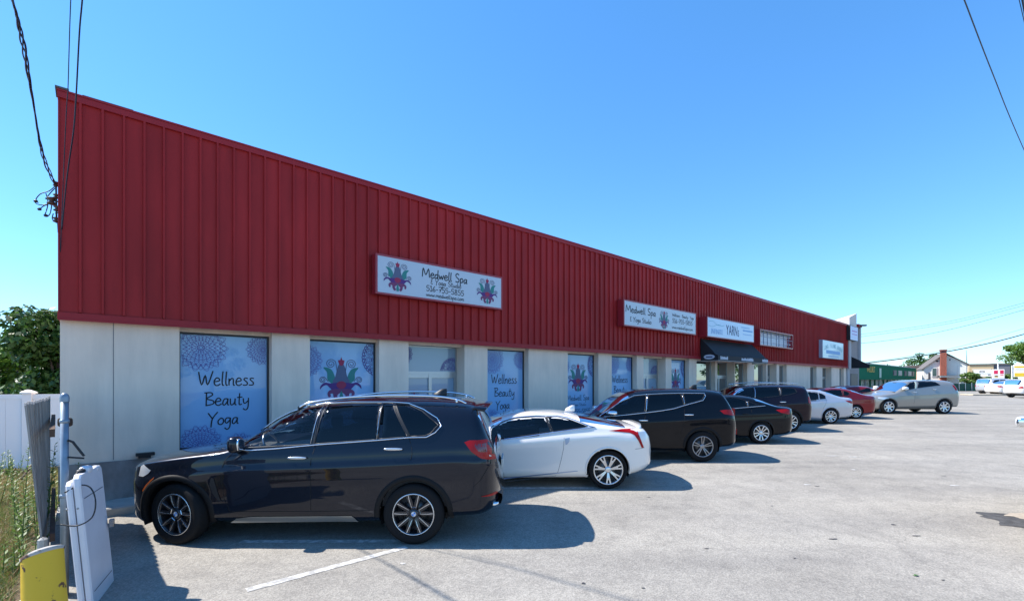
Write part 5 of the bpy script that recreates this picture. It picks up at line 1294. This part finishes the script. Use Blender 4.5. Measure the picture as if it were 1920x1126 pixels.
# grass and weeds on the left verge
verge = MB(); vp = [(-30, 3.0), (-3.25, 2.95), (-4.5, 4.45), (-6.9, 6.9), (-6.95, 13.5), (-30, 13.5)]
verge.poly([(x, y, G(y)+.006) for x, y in vp]); tag(verge.build('soil', mat('dry_soil', (.20, .145, .085), .95, noise=.4, nscale=5, bump=.6)), kind='structure')
rg = np.random.default_rng(7)
def blades(name, n, h0, h1, wd, m, dens, lean=.5):
    y = rg.uniform(3.1, 12.5, n); xr = np.where(y < 6.9, -3.45-(y-3.1)*.93, -7.0); x = xr-rg.exponential(2.2, n)*dens-.02
    h = rg.uniform(h0, h1, n); a = rg.uniform(0, 6.28, n); ln = rg.normal(size=(n, 2))*lean
    base = np.stack([x, y, .01*(y-5.75)], 1); tip = base+np.stack([ln[:, 0]*h, ln[:, 1]*h, h], 1)
    wv = np.stack([np.cos(a)*wd, np.sin(a)*wd, np.zeros(n)], 1)
    v = np.empty((n*3, 3)); v[0::3] = base-wv; v[1::3] = base+wv; v[2::3] = tip
    me = bpy.data.meshes.new(name); me.from_pydata(v.tolist(), [], np.arange(n*3).reshape(n, 3).tolist()); me.materials.append(m)
    o = bpy.data.objects.new(name, me); COL.objects.link(o); return tag(o, kind='stuff')
o = blades('dry_grass', 42000, .04, .15, .006, leafmat('straw', (.26, .17, .075), (.42, .31, .15)), .9, .9); tag(o, 'dry straw coloured grass on the verge', 'grass')
o = blades('green_grass', 30000, .04, .20, .006, leafmat('green_blades', (.08, .13, .03), (.18, .24, .06)), .8, .6); tag(o, 'short green grass mixed into the dry verge', 'grass')
def weed(px, py, Y, h, n, seed, label):
    p = P(px, py, Y); root = empty('weed', (p.x, p.y, G(Y)), 0, label, 'weed'); r_ = np.random.default_rng(seed)
    b = MB(); cs = []; us = []; vs = []
    for k in range(n):
        bx, by = r_.normal(size=2)*.10; hh = h*r_.uniform(.6, 1.0); tx, ty = r_.normal(size=2)*.07
        b.tube([(bx, by, 0), (bx+tx*.5, by+ty*.5, hh*.5), (bx+tx, by+ty, hh)], [.006, .005, .002], 5)
        m = int(hh*55)
        for q in range(m):
            t = .1+.9*(q+r_.uniform())/m; a = q*2.4+r_.uniform(); L_ = .10*(1-.55*t)*r_.uniform(.7, 1.3)
            d = np.array([math.cos(a), math.sin(a), .55+r_.uniform(-.3, .3)]); d /= np.linalg.norm(d)
            c0_ = np.array([bx+tx*t, by+ty*t, hh*t]); w_ = np.cross(d, [0, 0, 1]); w_ /= np.linalg.norm(w_)
            cs.append(c0_+d*L_*.5); us.append(d*L_*.5); vs.append(w_*L_*.30)
    b.build('stem', mat('green_stem', (.10, .16, .04), .7), root)
    quads('foliage', np.array(cs), np.array(us), np.array(vs), LM3, root)
    return root
weed(68, 1000, 5.6, 1.45, 5, 1, 'tallest green weed growing against the white vinyl fence post')
weed(35, 1000, 5.9, .85, 7, 2, 'bushy knee high weed left of the picket fence')
weed(2, 1000, 7.5, .9, 6, 3, 'leafy weed cut by the left edge of the view')
weed(58, 1000, 5.0, .55, 6, 4, 'low broad yellow green weed at the foot of the fence')
weed(20, 1000, 9.5, .6, 8, 5, 'weed clump low against the middle of the vinyl fence')
weed(106, 1000, 6.9, 1.0, 4, 6, 'thin green weed showing between fence and steel post')
b = MB(); b.tube([P(40, 897, 6.3), P(68, 860, 6.6)], .014); tag(b.build('old_stake', mat('brown_rail')), 'thin brown stick leaning in the weeds', 'stick')

# ------------------------------------------------------------------ background on the right
def bx(px0, py0, px1, py1, Y, dep, to_ground=True):
    a = P(px0, py0, Y); c = P(px1, py1, Y); z0 = G(Y)-.3 if to_ground else c.z
    return a.x, c.x, z0, a.z, Y, Y+dep
def bbox(name, m, px0, py0, px1, py1, Y, dep, parent=None, g_=True):
    x0, x1, z0, z1, y0, y1 = bx(px0, py0, px1, py1, Y, dep, g_); b = MB(); b.box(x0, x1, y0, y1, z0, z1); return b.build(name, m, parent)
M_GRN = mat('green_stucco', (.002, .135, .068), .8, spec=.1)
KF = 1.28
def WK(s, d, z): p = W(s, d, 0); return (p.x*KF, p.y*KF, CH+(z-CH)*KF)
sg0, sg1 = fs(1600), fs(1718)
def hz_(px, py): return fh(px, py)
o = empty('green_shop', (0, 0, 0), 0, 'long low green shop beyond the grey tower with yellow lettering', 'building')
zt0 = hz_(1630, 682); zb0 = 2.02
b = MB()
def slabK(b, sa, sb, d0, d1, z0, z1):
    v = [WK(sa, d0, z0), WK(sb, d0, z0), WK(sb, d1, z0), WK(sa, d1, z0), WK(sa, d0, z1), WK(sb, d0, z1), WK(sb, d1, z1), WK(sa, d1, z1)]
    b.add(v, [(0,3,2,1),(4,5,6,7),(0,1,5,4),(1,2,6,5),(2,3,7,6),(3,0,4,7)])
slabK(b, sg0, sg1, 0, -8, zb0, zt0); b.build('fascia', M_GRN, o)
b = MB(); slabK(b, sg0, sg1, -.5, -8, -.4, zb0-.005); b.build('wall', mat('storefront_mixed', (.28, .30, .25), .5, col2=(.05, .08, .06), nscale=1.5, mix=(.45, .55)), o)
for q in range(16):
    b = MB(); ss = sg0+(sg1-sg0)*(q+.3)/16; slabK(b, ss, ss+.12, -.40, -.49, -.4, zb0-.01); b.build('storefront_post', M_GRN if q % 3 else mat('pale_stucco'), o)
b = MB(); slabK(b, sg0, sg1, .03, -.2, zt0+.003, zt0+.07); b.build('roof_edge', mat('pale_stucco'), o)
yl = mat('yellow_letters', (.70, .42, .03), .5); ofs = fs(1617)
def kt(txt, size, m, px, z):
    p = WK(fs(px), .05, z); return text_obj(txt, size, m, o, p, (R(90), 0, FROT))
kt('WELLBILT', .72*KF, yl, 1632, (2.02+zt0)/2+.20)
b = MB(); s_ = fs(1649.5); slabK(b, s_-.4, s_+.4, .06, .02, 2.2, 3.1); b.build('side_sign', mat('pale_green_ink', (.35, .50, .42), .5), o)
for i, (a, c_) in enumerate(((1675, 1680), (1684.5, 1690), (1695.5, 1699), (1702.5, 1708), (1710, 1713))):
    b = MB(); slabK(b, fs(a)-.2, fs(c_)+.2, .03, .01, 2.45, 3.0); slabK(b, fs(a), fs(c_), .06, .032, 2.5, 2.95)
    b.build('shop_panel', mat('panel_dull', (.45, .42, .36), .6) if i % 2 else mat('panel_dark', (.06, .07, .08), .5), o)

ho = empty('house', tuple(P(1772, 722, 72)), R(-35), 'cream gabled house with tall red brick chimney on its front', 'house'); hb0 = ho.location.copy(); ho.scale = (.742, 1, 1)
def hp(px, py, dy=0): p = P(px, py, 72)-hb0; return (p.x, dy, p.z)
M_CRM = mat('cream_siding', (.74, .71, .64), .8)
b = MB(); gb = G(72)-.4-hb0.z
out = [hp(1731, 722), hp(1813, 722), hp(1813, 683), hp(1772.5, 663.5), hp(1731, 689)]; out[0] = (out[0][0], 0, gb); out[1] = (out[1][0], 0, gb)
v = out+[(x, 9, z) for x, y, z in out]; b.v = v; b.f = [tuple(range(5)), tuple(reversed(range(5, 10)))]+[(k, 5+k, 5+(k+1) % 5, (k+1) % 5) for k in range(5)]
b.build('wall', M_CRM, ho)
for (a, c_) in ((hp(1728, 692), hp(1772.5, 662.3)), (hp(1772.5, 662.3), hp(1816, 684.5))):
    b = MB(); b.rings([[(a[0], y, a[2]), (c_[0], y, c_[2]), (c_[0], y, c_[2]+.14), (a[0], y, a[2]+.14)] for y in (-.3, 9.3)], True); b.build('roof', mat('grey_shingle', (.16, .14, .13), .9, noise=.2), ho)
M_BRK = mat('red_brick', (.33, .095, .06), .9, noise=.25, nscale=4)
x0, _, z1 = hp(1762, 657.5); x1, _, z0 = hp(1773, 705)
b = MB(); b.box(x0, x1, -.9, -.01, gb, z1); b.build('chimney', M_BRK, ho); b = MB(); b.box(x0-.1, x1+.1, -1.0, .1, z1+.003, z1+.18); b.build('chimney_cap', M_BRK, ho)
def hbox(nm, m, a, b_, c_, d_, y0, y1):
    xa, _, za = hp(a, b_); xb, _, zb = hp(c_, d_); q = MB(); q.box(xa, xb, y0, y1, zb, za); return q.build(nm, m, ho)
wf = hbox('window', mat('white_trim', (.65, .65, .62), .6), 1746.5, 688.5, 1757, 706, -.08, -.005); q = hbox('pane', mat('dull_glass', (.05, .09, .09), .1), 1748, 690, 1755.5, 704.5, -.1, -.081); q.parent = wf
hbox('vent', M_BLACK, 1754.5, 674.8, 1759.5, 677.6, -.05, -.005); hbox('vent', M_BLACK, 1780, 673, 1782, 675.5, -.05, -.005); hbox('door', mat('dark_door', (.05, .05, .06), .5), 1740, 698, 1743.5, 712, -.05, -.005)
hbox('porch_beam', mat('white_trim'), 1757, 704.5, 1794, 706.8, -2.5, -2.3); hbox('porch_roof', mat('grey_shingle'), 1757, 703.5, 1794, 704.3, -2.6, -.01); hbox('porch_post', mat('white_trim'), 1793, 707, 1794, 724, -2.5, -2.35); hbox('garage_door', mat('white_trim'), 1780, 711, 1793, 724, -.06, -.005)
hbox('side_wall', M_CRM, 1795, 684, 1811, 722, -.04, -.003)
ap = P(1813, 690, 78); b = MB(); b.tube([ap, P(1812, 656, 78)], [.07, .03]); tag(b.build('antenna_mast', M_GREYA), 'thin tall mast rising behind the right side of the house', 'mast')
def shed(name, px0, py0, px1, py1, Y, dep, m, label, rm=None):
    o = empty(name, tuple(P((px0+px1)/2, py1, Y)), R(-36), label, 'building'); L0 = o.location.copy(); o.scale = (.74, 1, 1)
    x0, x1, z0, z1, y0, y1 = bx(px0, py0, px1, py1, Y, dep); b = MB(); b.box(x0-L0.x, x1-L0.x, 0, dep, z0-L0.z, z1-L0.z); b.build('wall', m, o)
    b = MB(); b.box(x0-L0.x-.1, x1-L0.x+.1, -.15, dep+.1, z1-L0.z+.003, z1-L0.z+.25); b.build('roof_edge', rm or mat('grey_shingle'), o); return o, x0-L0.x, x1-L0.x, z1-L0.z
shed('low_building', 1702, 687, 1733, 712, 80, 10, mat('salmon_stucco', (.50, .30, .22), .8), 'salmon pink flat building between the green shop and the house')
o, xa, xb, zz_ = shed('low_building', 1818, 684, 1862, 715, 92, 12, mat('tan_stucco', (.50, .37, .21), .8), 'tan flat-roofed building behind the white oval sign')
b = MB(); b.box(xa+.5, xb-.4, -.05, -.005, zz_-1.1, zz_-.7); b.build('sign_band', mat('pale_letters', (.60, .52, .40), .7), o)
shed('low_building', 1861, 683, 1893, 715, 91, 12, mat('slate_wall', (.14, .14, .16), .8), 'dark grey building behind the red and white sign')
o = empty('green_fence', tuple(P(1812, 731, 60)), 0, 'low dark green screen fence along the far edge of the lot', 'fence'); L0 = o.location.copy()
x0, x1, z0, z1, y0, y1 = bx(1786, 718.5, 1845, 731, 60, .1); b = MB(); b.box(x0-L0.x, x1-L0.x, 0, .05, z0-L0.z, z1-L0.z); b.build('screen', mat('green_mesh', (.015, .09, .06), .8, noise=.3, nscale=.7), o)
for q in range(6): b = MB(); xx = x0-L0.x+(x1-x0)*q/5; b.tube([(xx, -.05, z0-L0.z), (xx, -.05, z1-L0.z+.1)], .04); b.build('post', M_GALV, o)
def psign(px0, py0, px1, py1, Y, label, posts, face=(.70, .70, .70)):
    o = empty('roadside_sign', tuple(P((px0+px1)/2, py1, Y)), R(-36), label, 'sign'); L0 = o.location.copy(); o.scale = (.74, 1, 1); x0, x1, z0, z1, y0, y1 = bx(px0, py0, px1, py1, Y, .3, False)
    b = MB(); b.cbox(x0-L0.x, x1-L0.x, 0, .3, z0-L0.z, z1-L0.z, .03); b.build('face', mat('roadside_face', (.82, .82, .80), .5), o)
    for q in posts:
        xx = P(q, 0, Y).x-L0.x; b = MB(); b.tube([(xx, .35 if q > px0 else .1, G(Y)-L0.z-.3), (xx, .35 if q > px0 else .1, z1-L0.z+(.9 if len(posts) == 1 and q > px0+8 else -.1))], .09, 8); b.build('post', mat('roadside_face'), o)
    def rect(a, b_, c_, d_, m, nm='print', y=-.006):
        p = P(a, b_, Y)-L0; q = P(c_, d_, Y)-L0; k = MB(); k.box(p.x, q.x, y, -.001, q.z, p.z); return k.build(nm, m, o)
    return o, rect, L0
o, rect, L0 = psign(1826.8, 693.5, 1859, 705.5, 66, 'wide white sign with a black oval mark and grey post', [1832.5])
pc = P(1841.5, 696.2, 66)-L0; b = MB(); n = 24
b.rings([[(pc.x+r1*math.cos(t), -.006, pc.z+r2*math.sin(t)) for t in [2*math.pi*k/n for k in range(n)]] for r1, r2 in ((.40, .14), (.27, .07))]); b.build('oval_print', M_INK, o)
rect(1828.5, 702.5, 1836, 704.3, M_INK); rect(1852, 701.3, 1857, 703, M_INK); rect(1828, 699.8, 1857, 700.3, mat('slate_ink'))
o, rect, L0 = psign(1861.2, 692, 1883.2, 709, 64, 'white sign frame with two crimson squares on a tall white post', [1872.5])
pk = mat('crimson_print', (.62, .02, .10), .5)
def ring(pxc, pyc, rw, rh):
    p = P(pxc, pyc, 64)-L0; b = MB(); b.cbox(p.x-rw, p.x+rw, -.008, -.001, p.z-rh, p.z+rh, .002); b.build('print', pk, o)
ring(1867.5, 697.3, .26, .24); ring(1878.2, 697.0, .24, .25); rect(1865, 703.4, 1871.5, 705, M_INK); rect(1865, 705.2, 1871.5, 707.2, mat('ochre_print', (.6, .42, .12), .6)); rect(1875.5, 702.2, 1881, 703.6, pk)
o, rect, L0 = psign(1902.5, 683, 1950, 706.5, 58, 'white board with yellow bands at the right edge of the view', [1899.5])
ye = mat('yellow_print', (.70, .48, .03), .5); rect(1903, 685.5, 1949, 689, ye); rect(1903.5, 698.5, 1949, 705.5, ye); rect(1904, 693.2, 1949, 694, mat('panel_dull')); rect(1906, 690.6, 1949, 691.4, mat('panel_dull'))
isl = MB(); isl.cbox(P(1828, 0, 47).x, P(1990, 0, 47).x, 47.2, 48.6, G(47), G(47)+.16, .03); tag(isl.build('traffic_island', mat('sandy_concrete', (.50, .44, .34), .9, noise=.2)), kind='structure')

# ------------------------------------------------------------------ overhead wires and the bracket
M_WIRE = mat('black_cable', (.010, .012, .03), .5)
def sag(a, c, s_, n=24):
    a, c = Vector(a), Vector(c); return [a.lerp(c, k/n)-Vector((0, 0, s_*4*(k/n)*(1-k/n))) for k in range(n+1)]
def cable(name, pts, r_, label, cat='cable', group=None, n=6):
    b = MB(); b.tube(pts, r_, n); return tag(b.build(name, M_WIRE, None, True), label, cat, group)
rk = P(103, 347, 7.35)
# twisted service drop: three strands around one path, through measured points
path = [P(103, 346, 7.3), P(80, 290, 6.7), P(66, 215, 6.0), P(50, 120, 5.2), P(35, 45, 4.6), P(22, -5, 4.2), P(-5, -120, 3.4), P(-60, -330, 2.6)]
path = [Vector(p) for p in smooth([tuple(p) for p in path], 26)]
tc_ = empty('service_cable', tuple(path[0]), 0, 'thick twisted bundle of black cables dropping to the wall bracket', 'cable')
for k in range(3):
    pts_ = []
    for i, p in enumerate(path):
        a = i*.22+k*2.094; r_ = .011*(1.0+.7*math.sin(i*.09)); pts_.append(p-path[0]+Vector((r_*math.cos(a), 0, r_*math.sin(a)))+Vector((0, r_*.5*math.sin(a), 0)))
    b = MB(); b.tube(pts_, [.009, .007, .0065][k], 6); b.build('strand', M_WIRE, tc_, True)
WG = 'loose wires running down across the red wall corner'
cable('wire', [Vector(p) for p in smooth([tuple(p) for p in (P(113, 480, 6.98), P(119, 330, 6.85), P(125, 200, 6.5), P(127.5, 165, 6.4), P(130.5, 60, 6.0), P(133, -10, 5.7), P(140, -200, 5.0))], 8)], .0055, 'left thinner wire crossing the red wall corner', 'wire', WG)
cable('wire', [Vector(p) for p in smooth([tuple(p) for p in (P(116, 430, 6.95), P(126, 330, 6.7), P(138, 245, 6.4), P(143, 175, 6.2), P(149, 60, 5.8), P(155, -10, 5.5), P(168, -200, 4.8))], 8)], .0085, 'right thicker wire crossing the red wall corner', 'wire', WG)
# bracket with insulators on the side wall
bk = empty('service_bracket', tuple(P(100, 385, 7.35)), 0, 'iron bracket with brown insulators and looped wires beside the wall corner', 'bracket'); L0 = bk.location.copy()
M_INS = mat('brown_insulator', (.07, .045, .035), .4)
def LP(px, py, dy=0): return P(px, py, 7.35+dy)-L0
b = MB(); b.tube([LP(105, 342), LP(106, 418)], .012); b.tube([LP(86, 372), LP(116, 380)], .014); b.tube([LP(104, 347), LP(120, 344)], .010); b.tube([LP(104, 400), LP(120, 396)], .010); b.build('bracket_arm', M_BLACK, bk)
for (px, py, r_) in ((105, 345, .038), (105, 368, .038), (97, 377, .06), (107, 391, .045), (105, 412, .04)):
    p = LP(px, py); b = MB(); b.rings([[(p.x+r_*k*math.cos(t), p.y+r_*k*math.sin(t), p.z+h_*r_) for t in [2*math.pi*j/12 for j in range(12)]] for k, h_ in ((.4, -1), (1, -.8), (1, -.5), (.5, -.1), (.5, .1), (1, .5), (1, .8), (.4, 1))], True); b.build('insulator', M_INS, bk, True)
for pts_ in ([(103, 349), (92, 358), (75, 364), (66, 377), (71, 383), (84, 384), (97, 379)], [(66, 378), (72, 380)], [(86, 362), (90, 380), (86, 398), (82, 404)], [(97, 385), (94, 400), (88, 406), (84, 403)], [(74, 392), (82, 386), (88, 384)], [(104, 352), (96, 360), (88, 370)], [(100, 400), (98, 410), (104, 416)], [(108, 418), (109, 436)]):
    b = MB(); b.tube([Vector(q) for q in smooth([tuple(LP(x, y)) for x, y in pts_], 4)], .007); b.build('wire_loop', M_WIRE, bk, True)
for (px, py) in ((67, 377), (74, 392), (86, 404)):
    p = LP(px, py); b = MB(); b.ell(p, .03, .02, .022, 2.5, 8, 6); b.build('connector', M_BLACK, bk, True)
# right side overhead lines
HG = 'overhead lines at the right of the view'
cable('overhead_line', [Vector(p) for p in smooth([tuple(p) for p in (P(1790, -45, 8), P(1808, 0, 8.6), P(1862, 140, 11), P(1921, 283, 15), P(2010, 480, 28))], 8)], .011, 'single dark line slanting down across the upper right sky', 'wire', HG)
cable('overhead_line', [P(1906, -30, 9), P(1911, 0, 9.3), P(1922, 48, 10), P(1960, 200, 14)], .007, 'left of two short wires in the top right corner', 'wire', HG)
cable('overhead_line', [P(1910, -40, 9), P(1917, 0, 9.3), P(1926, 50, 10), P(1970, 200, 14)], .016, 'right thicker wire of the pair in the top right corner', 'wire', HG)
DG = 'distant street lines'
for i, (pts_, r_, lab) in enumerate((([(1613, 626.5), (1700, 615), (1800, 598), (1922, 567)], .017, 'highest faint distant wire right of the tower'), ([(1613, 631), (1700, 619), (1800, 602), (1922, 572)], .017, 'second faint distant wire right of the tower'),
      ([(1613, 643.5), (1700, 633), (1800, 613), (1922, 580)], .022, 'third distant wire, alone in mid sky'), ([(1618, 679), (1680, 671), (1780, 654), (1922, 615)], .017, 'thin distant wire just above the thick cable'), ([(1600, 683), (1680, 673.5), (1762, 661), (1850, 644), (1922, 625.5), (2000, 602)], .06, 'thick dark distant cable passing the chimney top'))):
    cable('street_line', [Vector(q) for q in smooth([tuple(P(x, y, 55)) for x, y in pts_], 6)], r_, lab, 'wire', DG, 5)
